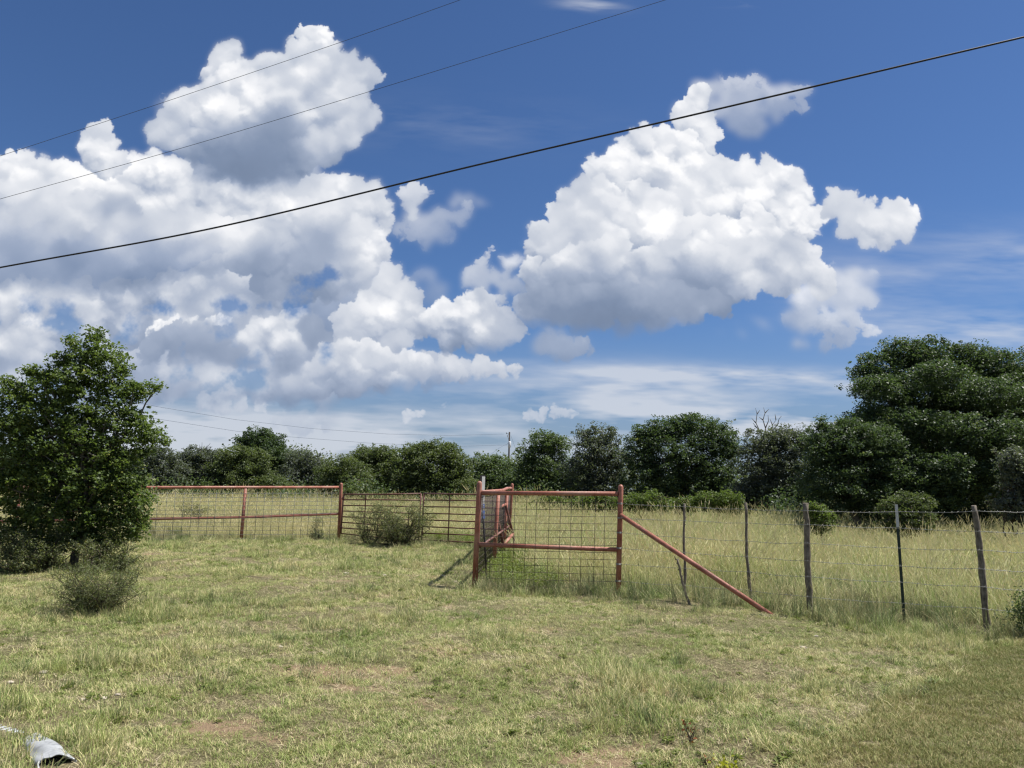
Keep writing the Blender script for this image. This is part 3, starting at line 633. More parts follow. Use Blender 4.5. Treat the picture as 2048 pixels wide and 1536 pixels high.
# undergrowth at the feet of the trees
rng = np.random.default_rng(78)
def band(x0, x1, y0, y1, n, hmax, leaf, name, label, matn, per=22, spread=.32):
    X_ = rng.uniform(x0, x1, n); Yd = rng.uniform(y0, y1, n); Z_ = rng.uniform(.05, 1, n)*hmax*(.55+.45*np.sin(X_*.8)*np.sin(X_*.31+1))
    cc = np.stack([X_, Yd, np.abs(Z_)], 1); idx = np.repeat(np.arange(n), per); Q = cc[idx]+rng.normal(0, spread, (len(idx), 3)); Q[:, 2] = np.abs(Q[:, 2])
    tag(link_mesh(name, quads_mesh(name, leaf_quads(rng, Q, leaf, .4), rng.uniform(0, 1, n)[idx]), M[matn]), label, 'undergrowth', kind='stuff')
band(-34, 12, 50, 60, 1700, 1.9, .16, 'undergrowth', 'dark tangled undergrowth under the left treeline', 'oak_mid')
band(12, 26, 33, 42, 900, 1.7, .13, 'undergrowth', 'dark tangled undergrowth under the right hand oaks', 'oak')

def S(name, label, D, bx, lobes, m, seed, **k): return make_tree(name, label, 'shrub', D, bx, lobes, m, seed=seed, **k)
SG = 'bright green shrubs in front of the treeline'
sk = dict(leaf=.085, clump=.24, trunk_r=.03, stems=4, zmin=.05, up=.3, fill=.4, dens=.85, barkm='twig', group=SG, out=.7)
S('leafy_shrub', 'low bright shrub behind the left half of the mesh panel', 37, 1090, [(1075,1015,24,12),(1105,1008,26,15),(1140,1015,20,12)], 'shrub', 50, **sk)
S('leafy_shrub', 'bright shrub seen through the middle of the mesh panel', 36, 1180, [(1165,1008,24,15),(1195,1004,24,17),(1225,1010,22,14)], 'shrub', 51, **sk)
S('leafy_shrub', 'bright rounded shrub just right of the red corner post', 35, 1285, [(1265,1006,26,18),(1300,1003,28,20),(1325,1014,20,14)], 'shrub', 52, **sk)
S('leafy_shrub', 'smaller bright shrub behind the thin first fence stake', 36, 1362, [(1350,1012,20,14),(1378,1010,22,16)], 'shrub', 53, **sk)
S('leafy_shrub', 'tallest bright shrub of the row under the domed oak', 35, 1440, [(1415,1005,26,20),(1450,1004,28,22),(1475,1014,14,14)], 'shrub', 54, **sk)
S('leafy_shrub', 'feathery bright shrub beside the thick cedar post', 24, 1637, [(1625,1020,14,16),(1640,1028,18,18),(1655,1036,12,14),(1640,1050,22,18)], 'shrub', 55, **{**sk, 'leaf': .06, 'clump': .15, 'dens': .8})
S('leafy_shrub', 'wide feathery olive shrub behind the green steel post', 24, 1810, [(1785,1012,26,18),(1815,1006,26,20),(1845,1010,18,20),(1810,1030,44,20),(1812,1052,46,18)], 'oak_olive', 56, **{**sk, 'leaf': .06, 'clump': .17, 'dens': .8})
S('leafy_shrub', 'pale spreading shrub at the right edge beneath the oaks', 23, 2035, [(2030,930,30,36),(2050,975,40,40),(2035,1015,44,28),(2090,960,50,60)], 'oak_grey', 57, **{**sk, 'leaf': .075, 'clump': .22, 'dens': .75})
# the near tree on the left
tn, CN = make_tree('post_oak_tree', 'near young oak with a leafy cone crown at the left edge', 'tree', 13.4, 150,
    [(192,678,18,24),(150,688,16,18),(215,715,38,28),(168,722,34,28),(120,728,22,20),(240,745,26,20),(90,752,26,20),(60,745,16,12),(170,765,60,36),(245,790,40,30),(285,778,22,16),(312,772,14,10),(110,785,50,34),(40,790,40,28),(15,765,16,16),(180,830,70,40),(90,840,60,40),(260,845,44,32),(20,850,44,40),(300,870,30,20),(325,885,12,10),(150,890,90,44),(240,910,60,40),(50,910,70,44),(170,960,90,44),(80,970,70,40),(250,970,44,40),(10,975,40,40),(140,1020,90,36),(230,1020,50,34),(278,1005,26,36),(272,1048,26,26),(110,1082,60,20),(200,1085,46,16),(40,1062,50,24),(255,1072,26,16),(60,1025,50,24),(180,1062,60,26),(-60,850,50,60),(-60,940,50,60)],
    'postoak', leaf=.058, dens=.60, seed=61, clump=.125, trunk_r=.075, fill=.35, zmin=.2, stems=1, up=.45)
# twiggy bushes
def twiggy(name, label, cx, D, w, h, seed, leaf=.02, nst=16, matn='juniper', leaves=9000, lean=(0, 0), twig_r=.006, group=None, base=None):
    rng = np.random.default_rng(seed); rr = random.Random(seed); x = pt(cx, 1100, D).x if base is None else base[0]
    b = Vector((x, D, float(hgt(x, D))-.02)); root = empty(name, b, label=label, cat='bush', group=group); mb = MB(); tips = []
    for i in range(nst):
        an = rr.uniform(0, 2*math.pi); rad = rr.uniform(.15, 1)**.7; e = b+Vector((math.cos(an)*w/2*rad+lean[0], math.sin(an)*w/2*rad*.8+lean[1], h*rr.uniform(.25, 1)*(1-.35*rad)))
        P = limb(mb, b+Vector((math.cos(an)*w*.16*rr.random(), math.sin(an)*w*.16*rr.random(), 0)), e, twig_r*1.6, twig_r*.6, 5, .09, 4, rr)
        for j in range(7):
            q = P[rr.randrange(1, len(P))]; d = Vector((rr.uniform(-1, 1), rr.uniform(-1, 1), rr.uniform(-.1, .9))).normalized()*rr.uniform(.15, .38)*h
            P2 = limb(mb, q, q+d, twig_r*.6, twig_r*.3, 3, .12, 3, rr); tips.append((P2[0], P2[-1]))
            for _ in range(2):
                q2 = P2[rr.randrange(1, len(P2))]; d2 = Vector((rr.uniform(-1, 1), rr.uniform(-1, 1), rr.uniform(-.2, .8))).normalized()*rr.uniform(.08, .2)*h
                mb.tube([q2, q2+d2], [twig_r*.35, twig_r*.2], 3, cap=False); tips.append((q2, q2+d2))
    A_t = np.array([tuple(a) for a, _ in tips]); B_t = np.array([tuple(c) for _, c in tips]); i = rng.integers(0, len(tips), leaves); f = rng.uniform(.1, 1.05, (leaves, 1))
    Q = A_t[i]*(1-f)+B_t[i]*f+rng.normal(0, leaf*1.1, (leaves, 3)); Q[:, 2] = np.maximum(Q[:, 2], b.z+.02)
    link_mesh('foliage', quads_mesh('foliage', leaf_quads(rng, Q, leaf, .2, 2.2), rng.uniform(0, 1, leaves)), M[matn], root)
    mb.build('stems', M['twig'], root); return root
twiggy('scrub_bush', 'sparse grey green bush standing alone below the near tree', 210, 9.2, 1.2, .64, 71, leaf=.019, nst=40, leaves=19000, twig_r=.0045)
twiggy('scrub_bush', 'dense twiggy bush growing against the middle of the closed gates', 798, 20.2, 1.75, 1.22, 72, leaf=.038, nst=26, leaves=12000, twig_r=.011)
twiggy('scrub_bush', 'thin high branching bush against the left gate leaf', 738, 20.4, .85, 1.42, 73, leaf=.038, nst=9, leaves=3000, twig_r=.009)
twiggy('scrub_bush', 'dark tangled bush under the left side of the near tree', 62, 12.8, 1.7, .80, 74, leaf=.034, nst=26, leaves=15000, twig_r=.009)
twiggy('scrub_bush', 'low brown tinged bush at the trunk of the near tree', 215, 12.9, 1.2, .62, 75, leaf=.032, nst=20, leaves=9000, twig_r=.009, matn='juniper')
twiggy('scrub_bush', 'thin pale bush in the dry meadow seen through the left mesh', 376, 26.5, .85, .95, 58, leaf=.045, nst=14, leaves=1800, twig_r=.008)
twiggy('scrub_bush', 'tiny dark green bush at the foot of the left mesh fence', 632, 20.8, .26, .62, 76, leaf=.03, nst=10, leaves=1100, twig_r=.006, matn='oak_mid')
twiggy('scrub_bush', 'dark leafy bush cut off by the right edge', 2088, 8.7, .56, .56, 77, leaf=.036, nst=22, leaves=6000, twig_r=.006, matn='oak_mid', lean=(0, 0))
# bare snag above the ragged oak, and bare twigs in the pale oak
sn = empty('dead_tree', pt(1535, 1050, 41), label='bare dead snag poking out above the ragged oak', cat='dead tree'); mb = MB(); rr = random.Random(5)
P_ = lambda a, b, D=40.5: pt(a, b, D)
mb.tube([Vector((P_(1535, 1050).x, 41, 0)), P_(1540, 960), P_(1537, 905), P_(1534, 876), P_(1531, 856)], [.16, .11, .075, .05, .03], 6)
for path in ([(1535,890),(1522,868),(1514,856),(1508,852)], [(1534,876),(1543,862),(1545,850),(1552,840)], [(1522,868),(1512,846),(1514,828),(1511,816)], [(1531,856),(1526,840),(1530,826),(1527,815)], [(1543,862),(1555,850),(1558,838),(1563,832)], [(1537,905),(1550,886),(1557,874)], [(1531,856),(1537,842),(1536,830)], [(1538,920),(1522,898),(1510,886)], [(1514,856),(1506,846)], [(1512,846),(1503,836)], [(1530,826),(1538,818)], [(1545,850),(1540,838)], [(1552,840),(1550,828)], [(1526,840),(1518,834)], [(1535,890),(1546,872),(1548,862)], [(1514,828),(1520,820)]):
    mb.tube([P_(a, b) for a, b in path], [.032-.024*i/(len(path)-1) for i in range(len(path))], 4, cap=False)
mb.build('snag_branches', M['deadwood'], sn)
sn = empty('dead_tree', pt(405, 1000, 58), label='small leafless treetop sticking out above the pale grey oak', cat='dead tree'); mb = MB()
Q_ = lambda a, b: pt(a, b, 56.5)
mb.tube([Vector((Q_(400, 1000).x, 56.5, 0)), Q_(402, 950), Q_(400, 915), Q_(402, 900)], [.14, .1, .06, .04], 5)
for k in range(16):
    a = rr.uniform(385, 425); mb.tube([Q_(402+rr.uniform(-4, 4), rr.uniform(905, 918)), Q_((a+402)/2, rr.uniform(897, 906)), Q_(a, rr.uniform(884, 900))], [.035, .022, .01], 4, cap=False)
mb.build('dead_branches', M['deadwood'], sn)

# ------------------------------------------------------------------ utility pole and wires
DP = 115.0
pl = empty('utility_pole', Vector((pt(1019, 1000, DP).x, DP, 0)), label='distant wooden utility pole with a white transformer can', cat='utility pole')
x0 = pt(1019, 866, DP).x; ztop = pt(1019, 864, DP).z
MB().tube([(x0, DP, -.3), (x0, DP, ztop)], [.15, .115], 10).build('pole', M['pole'], pl)
z1, z2 = pt(1020, 895, DP).z, pt(1020, 884, DP).z
MB().tube([(x0+.05, DP-.34, z1), (x0+.05, DP-.34, z1+.04), (x0+.05, DP-.34, z2), (x0+.05, DP-.34, z2+.07)], [.19, .22, .22, .15], 12).build('transformer', M['transformer'], pl)
za = pt(1012, 868, DP).z
MB().tube([(x0, DP-.1, za), (x0-.45, DP-.1, za+.05)], .035, 6).tube([(x0-.45, DP-.1, za), (x0-.45, DP-.1, za+.22)], .05, 6).build('insulator_arm', M['pole'], pl)
MB().tube([(x0-.3, DP-.1, za-.45), (x0-.28, DP-.1, za-.05)], .055, 6).tube([(x0-.3, DP-.1, za-.1), (x0, DP-.1, za-.2)], .02, 5).build('fuse_cutout', M['transformer'], pl)
MB().tube([(x0+.02, DP-.34, z2+.05), (x0-.2, DP-.2, z2+.6), (x0-.3, DP-.1, za-.4)], .015, 4).build('jumper_wire', M['cable'], pl)
def wire_run(name, label, pts, r, m, group=None, n=7, sub=10):
    """pts: (px, py, D); a smooth curve through them, carried on past both ends"""
    P = [pt(*p) for p in pts]; P = [P[0]+(P[0]-P[1])*1.5]+P+[P[-1]+(P[-1]-P[-2])*1.5]
    out = []
    for i in range(len(P)-1):
        p0, p1, p2, p3 = P[max(i-1, 0)], P[i], P[i+1], P[min(i+2, len(P)-1)]
        for k in range(sub):
            t = k/sub; out.append(.5*((2*p1)+(-p0+p2)*t+(2*p0-5*p1+4*p2-p3)*t*t+(-p0+3*p1-3*p2+p3)*t*t*t))
    out.append(P[-1]); o = MB().tube(out, r, n).build(name, M[m])
    return tag(o, label, 'cable', group)
cb = wire_run('overhead_cable', 'thick black cable slanting low across the whole sky', [(0,535,15),(430,455.5,14.3),(950,331,13.4),(1400,226.5,12.7),(2048,74,11.6)], .0165, 'cable', sub=60)
# lashing wire wound round the thick cable
wire_run('overhead_wire', 'uppermost thin wire crossing the top left corner', [(0,312,26),(350,197,25),(700,78,24),(920,0,23.4)], .0075, 'thinwire')
wire_run('overhead_wire', 'second thin wire between the top left wire and the thick cable', [(0,398,25),(350,300,24.3),(700,195,23.5),(1330,0,22)], .0075, 'thinwire')
G2 = 'distant power line'
def far_run(label, pts, r):
    P = [pt(*p) for p in pts]; o = MB().tube(P, r, 5).build('distant_wire', M['farwire']); tag(o, label, 'wire', G2)
far_run('upper faint wire sagging to the top of the distant pole', [(200,790,78),(316,813.5,80),(470,839,88),(623,857,96),(775,868,103),(900,871,109),(1008,868,115)], .017)
far_run('lower faint wire running left from the transformer', [(200,815,78),(316,838,80),(470,862,88),(546,871,92),(737,886,101),(900,893,109),(1015,890,115)], .017)
far_run('short service wire dropping left from the transformer', [(1016,887,114.9),(1000,895,112),(985,906,109),(965,924,105)], .022)
far_run('faint wire falling right from the distant pole', [(1022,872,115),(1032,900,118),(1040,912,121)], .012)
# ------------------------------------------------------------------ red pipe fences
def line_ext(a, b, z): 
    """the point of the line a-b at height z"""
    t = (z-a.z)/(b.z-a.z); return a+(b-a)*t
def pipe(name, a, b, r, root, m='pipe', n=14, cap=False):
    mb = MB(); d = (b-a).normalized()
    if cap:   # domed top
        mb.tube([a, b-d*r*.2, b+d*r*.35, b+d*r*.75], [r, r, r*.8, r*.3], n)
    else: mb.tube([a, a.lerp(b, .5), b], r, n)
    return mb.build(name, M[m], root)
def post(root, top, base, D, r, cap=True):
    a, b = pt(*base, D), pt(*top, D); lo = line_ext(a, b, -.15); return pipe('post', lo, b, r, root, cap=cap), lo, b
def mesh_panel(root, A0, A1, B0, B1, nv, zs, m='wire', r=.0035, jit=.004, seed=0):
    """welded wire: A0-A1 left edge (low, high), B0-B1 right edge; zs as fractions up the edge"""
    rr = random.Random(seed)
    def P(u, v): return (A0.lerp(A1, v)).lerp(B0.lerp(B1, v), u)
    for i in range(1, nv):
        u = i/nv+rr.uniform(-.1, .1)/nv
        MB().tube([P(u, 0), P(u, .5)+Vector((0, rr.uniform(-1, 1)*jit, 0)), P(u, 1)], r, 4).build('mesh_wire', M[m], root)
    for v in zs:
        MB().tube([P(0, v)]+[P(k/4, v)+Vector((0, 0, rr.uniform(-1, 1)*jit)) for k in (1, 2, 3)]+[P(1, v)], r, 4).build('mesh_wire', M[m], root)
# front panel: corner post A (left), post B (right)
pf = empty('pipe_fence', gp(1095, 1180), label='red pipe fence panel with wire mesh and a diagonal brace to the ground', cat='pipe fence')
DA, DB = 12.27, 11.85
_, A0, A1 = post(pf, (959, 966), (949.5, 1168), DA, .043)
_, B0, B1 = post(pf, (1241.5, 973), (1236.5, 1182), DB, .040)
pipe('rail', pt(962, 986, DA), pt(1236, 987.5, DB), .035, pf).name = 'top_rail'
pipe('rail', pt(957, 1089, DA), pt(1236, 1099.5, DB), .034, pf).name = 'lower_rail'
bt, bb = pt(1241, 1030, DB-.02), pt(1516, 1213, 10.5); pipe('brace', bt, line_ext(bt, bb, -.12), .034, pf)
ml, mh = pt(957, 1172, DA-.03), pt(965, 992, DA-.03); nl, nh = pt(1232, 1180, DB-.03), pt(1236, 993, DB-.03)
mesh_panel(pf, ml, mh, nl, nh, 12, [i/13+.01 for i in range(0, 13)], seed=1)
for py in (1007, 1035.5, 1065, 1096, 1128, 1162):
    c = pt(1241-(py-973)*.024, py, DB); u_ = (B1-B0).normalized()
    mb = MB()
    for k in (-1, 0, 1): mb.tube([c+u_*(k*.008)-u_*.003, c+u_*(k*.008)+u_*.003], .0435, 14)
    mb.build('wire_wrap', M['galv'], pf)
# wing panel running back to the gates
DC = 19.9
wf = empty('pipe_fence', gp(1012, 1120), label='red pipe wing fence with wire mesh running back from the corner post to the gates', cat='pipe fence')
_, C0, C1 = post(wf, (1024.5, 969), (1016, 1095), DC, .040)
def wing(u, z):  # u 0..1 along the wing, by depth
    D = DA+(DC-DA)*u; a = pt(960, 1090, DA); c = pt(1021, 1050, DC); p = a.lerp(c, u); return Vector((p.x+(z-.7)*.035, p.y, z))
a_, c_ = pt(963, 985, DA+.06), pt(1022, 976.5, DC)
MB().tube([a_, a_.lerp(c_, .62)-Vector((0, 0, .02)), a_.lerp(c_, .8)+Vector((0, 0, .01)), c_], .035, 12).build('top_rail', M['pipe'], wf)
pipe('lower_rail', wing(.008, .62), wing(1, .60), .022, wf, m='gate')  # darker colour than the other rails, mutes its sunlit brightness
for u in (.40, .74): pipe('post', wing(u, -.1), wing(u, 1.46), .038, wf)
zz = [.10+i*.105 for i in range(13)]
mesh_panel(wf, wing(.01, .08)-Vector((.04, 0, 0)), wing(.01, 1.40)-Vector((.04, 0, 0)), wing(.995, .08)-Vector((.04, 0, 0)), wing(.995, 1.40)-Vector((.04, 0, 0)), 62, [i/12.5+.01 for i in range(13)], seed=2, m='wire', r=.0042)
# tilted frame of pipe leaning behind the wing
lf = empty('leaning_gate_section', gp(1014, 1116), label='dark red welded frame leaning behind the wing fence', cat='gate section')
fa, fb, fc, fd = pt(990, 1018, 16.4), pt(1011, 1009, 17.6), pt(1026, 1068, 18.2), pt(1007, 1090, 17.0)
fe = pt(1014, 1117, 17.2)
MB().tube([fa, fb], .032, 8).build('top_bar', M['pipe'], lf)
MB().tube([fa, fd, line_ext(fd, fe, -.05)], .034, 8).build('leg', M['gate'], lf)
MB().tube([fb, fc, pt(1029, 1086, 18.3), pt(1032, 1105, 18.3)], .030, 8).build('leg', M['gate'], lf)
MB().tube([fd, fc], .036, 8).build('cross_bar', M['pipe'], lf)
# marker board behind the corner post
mk = empty('marker_post', Vector((pt(963, 1160, 12.75).x, 12.75, 0)), label='tall narrow printed marker board standing behind the red corner post', cat='marker post')
Dm = 12.75; k = Dm/F_PX
mt, mb_ = pt(962, 950, Dm), pt(968, 1060, Dm); ax = (mt-mb_).normalized()
MB().tube([line_ext(mb_, mt, -.1), mt-ax*.3], .016, 8).build('steel_stake', M['darksteel'], mk)
def board(name, y0, y1, w, m, dy=0, dx=0.0, x=None):
    a, b = pt(961.5+(y0-950)*.05, y0, Dm), pt(961.5+(y1-950)*.05, y1, Dm); q = Matrix.Rotation(R(42), 3, 'Z'); c = (a+b)/2+q @ Vector((dx, dy, 0)); h = (a-b).length
    return MB().box(c, w, .030 if dy == 0 else .003, h, q).build(name, M[m], mk, smooth=False)
board('board', 950, 1046, .088, 'darksteel')
board('white_face', 953, 1045, .066, 'white', -.0165, .006)
board('pink_label', 951.5, 966, .062, 'pink', -.019, .006)
for y0, y1 in ((955, 955.8), (957.2, 958), (959.6, 960.6), (962, 962.6)):
    board('print', y0, y1, .030, 'marking', -.0215, .004)
board('stripe', 966.5, 968.5, .066, 'marking', -.019, .006); board('stripe', 971, 973, .066, 'marking', -.019, .006)
for y0, y1 in ((1008, 1016), (1021, 1027), (1029, 1037)): board('blue_label', y0, y1, .050, 'blueprint', -.019, .008)
for y0, y1 in ((1011, 1012), (1031, 1032)): board('letter_strip', y0, y1, .030, 'white', -.0215, .008)
# left pipe fence
lp = empty('pipe_fence', gp(484, 1075), label='long red pipe fence with wire mesh left of the gates', cat='pipe fence')
D1, D2 = 21.8, 20.7
_, L0, L1 = post(lp, (682.5, 968), (677.5, 1070), D1, .045)
_, K0, K1 = post(lp, (491, 977), (482.5, 1076), D2, .042, cap=False)
step = K1-L1; step.z = 0
for k in (1, 2, 3):
    tp = K1+step*k+Vector((0, 0, .005*k)); b = K0+step*k; pipe('post', b, tp, .042, lp)
end = K1+step*3.05
ta, tb = pt(680, 974.5, D1), pt(491, 978.5, D2); far_ = tb+(tb-ta)*2.9; far_.z = pt(230, 981, 19.2).z-.03
pipe('top_rail', tb.lerp(ta, 1.0), far_, .036, lp)
ra, rb = pt(678, 1027.5, D1), pt(488, 1034.5, D2); rf = rb+(rb-ra)*2.9; rf.z = pt(230, 1047, 19.2).z-.02
MB().tube([ra, rb, rf], .034, 12).build('lower_rail', M['pipe'], lp)
e0 = Vector((far_.x, far_.y-.04, .02)); e1 = Vector((far_.x, far_.y-.04, far_.z-.12)); q0 = Vector((ta.x, ta.y-.04, .02)); q1 = Vector((ta.x, ta.y-.04, ta.z-.12))
mesh_panel(lp, e0, e1, q0, q1, int((far_-ta).length/.2), [i/11.5+.01 for i in range(12)], seed=3, m='mesh', r=.0052)
# gates
def gate(label, ends, ytop, ybot, nb, stays):
    (xa, Da), (xb, Db) = ends; (ta_, tb_), (ba_, bb_) = ytop, ybot
    TA, TB, BA, BB = pt(xa, ta_, Da), pt(xb, tb_, Db), pt(xa, ba_, Da), pt(xb, bb_, Db)
    BA.x = TA.x-.012; BB.x = TB.x-.012
    g = empty('tube_gate', Vector(((TA.x+TB.x)/2, (Da+Db)/2, 0)), label=label, cat='gate', group='pair of closed tube gates')
    for i in range(nb):
        f = i/(nb-1); a = TA.lerp(BA, f); b = TB.lerp(BB, f); rr = random.Random(i*7+nb)
        MB().tube([a, a.lerp(b, .5)+Vector((0, 0, rr.uniform(-.019, .006))), b], (.0165 if i else .020), 8).build('bar', M['gate'], g)
    for f, r in ((0, .022), (1, .022)): MB().tube([TA.lerp(TB, f), BA.lerp(BB, f)], r, 8).build('upright', M['gate'], g)
    for f in stays: MB().box((TA.lerp(TB, f)+BA.lerp(BB, f))/2-Vector((0, .024, 0)), .03, .008, (TA-BA).length).build('stay', M['gate'], g, smooth=False)
    return g, TA, BA, TB, BB
g1, a1, b1, c1, d1 = gate('left leaf of the closed dark red tube gates, hinged on the pipe fence', ((687, 21.65), (842, 20.95)), (988.4, 987.3), (1067, 1080), 8, (.30,))
g2, a2, b2, c2, d2 = gate('right leaf of the closed dark red tube gates, reaching the wing fence', ((848, 20.9), (1016, 20.0)), (987, 988.5), (1079.6, 1086), 8, (.32, .68))
for g, a, b, s in ((g1, a1, b1, -1), (g2, c2, d2, 1)):
    for f in (.12, .85):
        p = a.lerp(b, f); MB().tube([p+Vector((s*.0, 0, -.03)), p+Vector((0, 0, .05))], .03, 8).tube([p, p+Vector((s*.06, 0, 0))], .012, 6).build('hinge', M['gate'], g)
ch = MB(); p = c1.lerp(d1, .12)
for i in range(8): ch.tube([p+Vector((.01*i, -.03, -.02*abs(4-i)+.03)), p+Vector((.01*i+.012, -.03, -.02*abs(3.4-i)+.03))], .006, 5)
ch.build('latch_chain', M['galv'], g1)
# ------------------------------------------------------------------ barbed wire fence
bf = empty('wire_fence', gp(1622, 1222), label='barbed wire fence on cedar stakes running right from the red corner post', cat='wire fence')
def cedar(top, base, D, r0, r1, seed, lean=0):
    rr = random.Random(seed); a, b = pt(*base, D), pt(*top, D); a = line_ext(a, b, -.12); n_ = 14; P = []; Rr = []
    for i in range(n_+1):
        f = i/n_; P.append(a.lerp(b, f)+Vector((rr.uniform(-1, 1)*.007+.012*math.sin(f*5+seed), rr.uniform(-1, 1)*.008, 0))); Rr.append((r1+(r0-r1)*f)*rr.uniform(.86, 1.16))
    mb = MB(); mb.tube(P, Rr, 9)
    for _ in range(3):
        i = rr.randrange(4, n_-1); d = Vector((rr.uniform(-1, 1), rr.uniform(-.6, .2), .5)).normalized(); mb.tube([P[i], P[i]+d*(r0+.015)], [.010, .006], 5)
    return mb
p_ = cedar((1370, 1007), (1369, 1135), 11.55, .016, .024, 1).build('cedar_stake', M['cedar'], bf); p_['label'] = 'thinnest crooked cedar stake'
cedar((1490.5, 1005), (1500, 1192), 11.25, .018, .027, 2).build('cedar_stake', M['cedar'], bf)
cedar((1609, 1006), (1623, 1224), 10.3, .036, .040, 3).build('cedar_post', M['cedar'], bf)
cedar((1946, 1011), (1977, 1257), 9.35, .031, .040, 4).build('cedar_post', M['cedar'], bf)
cedar((2230, 1020), (2272, 1290), 8.6, .032, .040, 5).build('cedar_post', M['cedar'], bf)
ta, tb = pt(1792.5, 1009, 9.95), pt(1808, 1232, 9.95); lo = line_ext(tb, ta, -.12); ax = (ta-tb).normalized()
def tee(a, b, mb):
    c = (a+b)/2; q = Vector((0, 0, 1)).rotation_difference(ax).to_matrix(); h = (b-a).length
    mb.box(c+Vector((0, 0, 0)), .036, .006, h, q); mb.box(c+Vector((0, .018, 0)), .006, .030, h, q)
sp_ = lo.lerp(ta, .82); mb = MB(); tee(lo, sp_, mb)
for i in range(22):
    c = lo.lerp(sp_, (i+2)/25); mb.box(c-Vector((0, .006, 0)), .010, .008, .012)
o = mb.build('steel_post', M['tgreen'], bf, smooth=False); o['label'] = 'dark green steel T post'
mb = MB(); tee(sp_+ax*.002, ta, mb); o = mb.build('painted_tip', M['white'], bf, smooth=False)
XS = [(1241, 11.80), (1369, 11.5), (1492, 11.2), (1612, 10.25), (1797, 9.9), (1955, 9.3), (2110, 9.0), (2240, 8.55)]
WY = [[1007, 1013, 1018, 1021, 1023.5, 1022, 1022.5, 1023], [1035.5, 1041, 1046, 1049, 1056, 1062.6, 1067, 1071], [1065, 1074, 1082, 1086, 1096, 1100, 1105, 1111],
      [1096, 1105, 1113, 1121.5, 1132, 1137, 1145, 1153], [1128, 1136.5, 1143.5, 1153, 1164, 1173, 1182, 1192], [1162, 1170, 1180, 1193, 1206, 1216, 1228, 1240]]
for wi, ys_ in enumerate(WY):
    P = []; rr = random.Random(wi); mb = MB()
    for i in range(len(XS)-1):
        a, b = pt(XS[i][0], ys_[i], XS[i][1]-.03), pt(XS[i+1][0], ys_[i+1], XS[i+1][1]-.03)
        for k_ in range(6):
            f = k_/6; P.append(a.lerp(b, f)-Vector((0, 0, .012*math.sin(math.pi*f)*rr.uniform(.3, 1.5))))
    P.append(b); mb.tube(P, .0026, 5)
    for i in range(len(P)-1):   # barbs
        for f in (.1, .55):
            q = P[i].lerp(P[i+1], f); mb.tube([q+Vector((-.006, 0, -.013)), q+Vector((.006, 0, .013))], .0018, 3); mb.tube([q+Vector((.004, -.010, .008)), q+Vector((-.004, .010, -.008))], .0018, 3)
    mb.build('barbed_wire', M['galv'], bf)
# broken stake hanging by the brace
bs = cedar((1352, 1118), (1378, 1204), 10.95, .014, .020, 9); rr = random.Random(4)
for q in (((1352, 1120), (1349, 1112)), ((1356, 1140), (1362, 1133)), ((1354, 1128), (1358, 1116)), ((1362, 1160), (1366, 1150))):
    bs.tube([pt(*q[0], 10.95), pt(*q[1], 10.94)], [.010, .004], 5)
tag(bs.build('broken_stake', M['cedar']), 'short splintered cedar stake leaning below the diagonal brace', 'stake')

# ------------------------------------------------------------------ culvert pipe in the grass, lower left
cv = empty('culvert_pipe', gp(70, 1490), label='dented grey metal pipe half buried in the grass at the lower left', cat='pipe')
def shell(name, a, b, r0, r1, seed, span=(-.15*math.pi, 1.15*math.pi), fold=1.0):
    rng = np.random.default_rng(seed); a = Vector(a); b = Vector(b); ax = (b-a); L = ax.length; ax.normalize(); sd = Vector((ax.y, -ax.x, 0)).normalized(); up = sd.cross(ax).normalized()
    if up.z < 0: up = -up
    nu, nv_ = 80, 30; V = []; Fc = []
    ph = rng.uniform(0, 6, 6)
    for th in (0, .006):
        for i in range(nu):
            f = i/(nu-1)
            for j in range(nv_):
                t = span[0]+(span[1]-span[0])*j/(nv_-1); r = r0+(r1-r0)*f
                r *= 1+.07*fold*math.sin(2*t+ph[0]+f*3)*math.sin(3.1*f+ph[1])+.05*fold*math.sin(5*t+ph[2]-f*6)
                r += .0055*math.sin(f*L/.040*2*math.pi+1.2*math.sin(t*2+ph[3]))
                rag = (.012*math.sin(t*7+ph[4])+.018*math.sin(t*3+ph[5])) if i in (0, nu-1) else 0
                p = a+ax*(L*f+rag*(1 if i else -1))+(sd*math.cos(t)+up*math.sin(t)*.66)*(r-th); V.append(p)
    for i in range(nu-1):
        for j in range(nv_-1):
            q = i*nv_+j; Fc.append((q, q+1, q+nv_+1, q+nv_)); q2 = q+nu*nv_; Fc.append((q2, q2+nv_, q2+nv_+1, q2+1))
    for j in range(nv_-1):
        for i in (0, nu-1): q = i*nv_+j; Fc.append((q, q+1, q+1+nu*nv_, q+nu*nv_))
    m_ = MB(); m_.v = V; m_.f = Fc; return m_.build(name, M['culvert'], cv)
ga, gb = gp(52, 1488), gp(112, 1546)
shell('end_section', ga+Vector((.0, .06, -.015)), gb+Vector((0, 0, .035)), .078, .084, 3, fold=1.7)
gc, gd = gp(-70, 1456), gp(40, 1474)
shell('buried_section', gc+Vector((0, 0, .0)), gd+Vector((0, 0, -.025)), .085, .080, 4, fold=.7)
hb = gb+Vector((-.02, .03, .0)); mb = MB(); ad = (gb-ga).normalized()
mb.tube([ga+ad*.03+Vector((0, 0, -.01)), gb-ad*.03+Vector((0, 0, .01))], [.040, .052], 16); mb.build('painted_hollow_shade', M['hollow_shade'], cv)  # solid near-black tube, the shade of the pipe's inside put in as colour
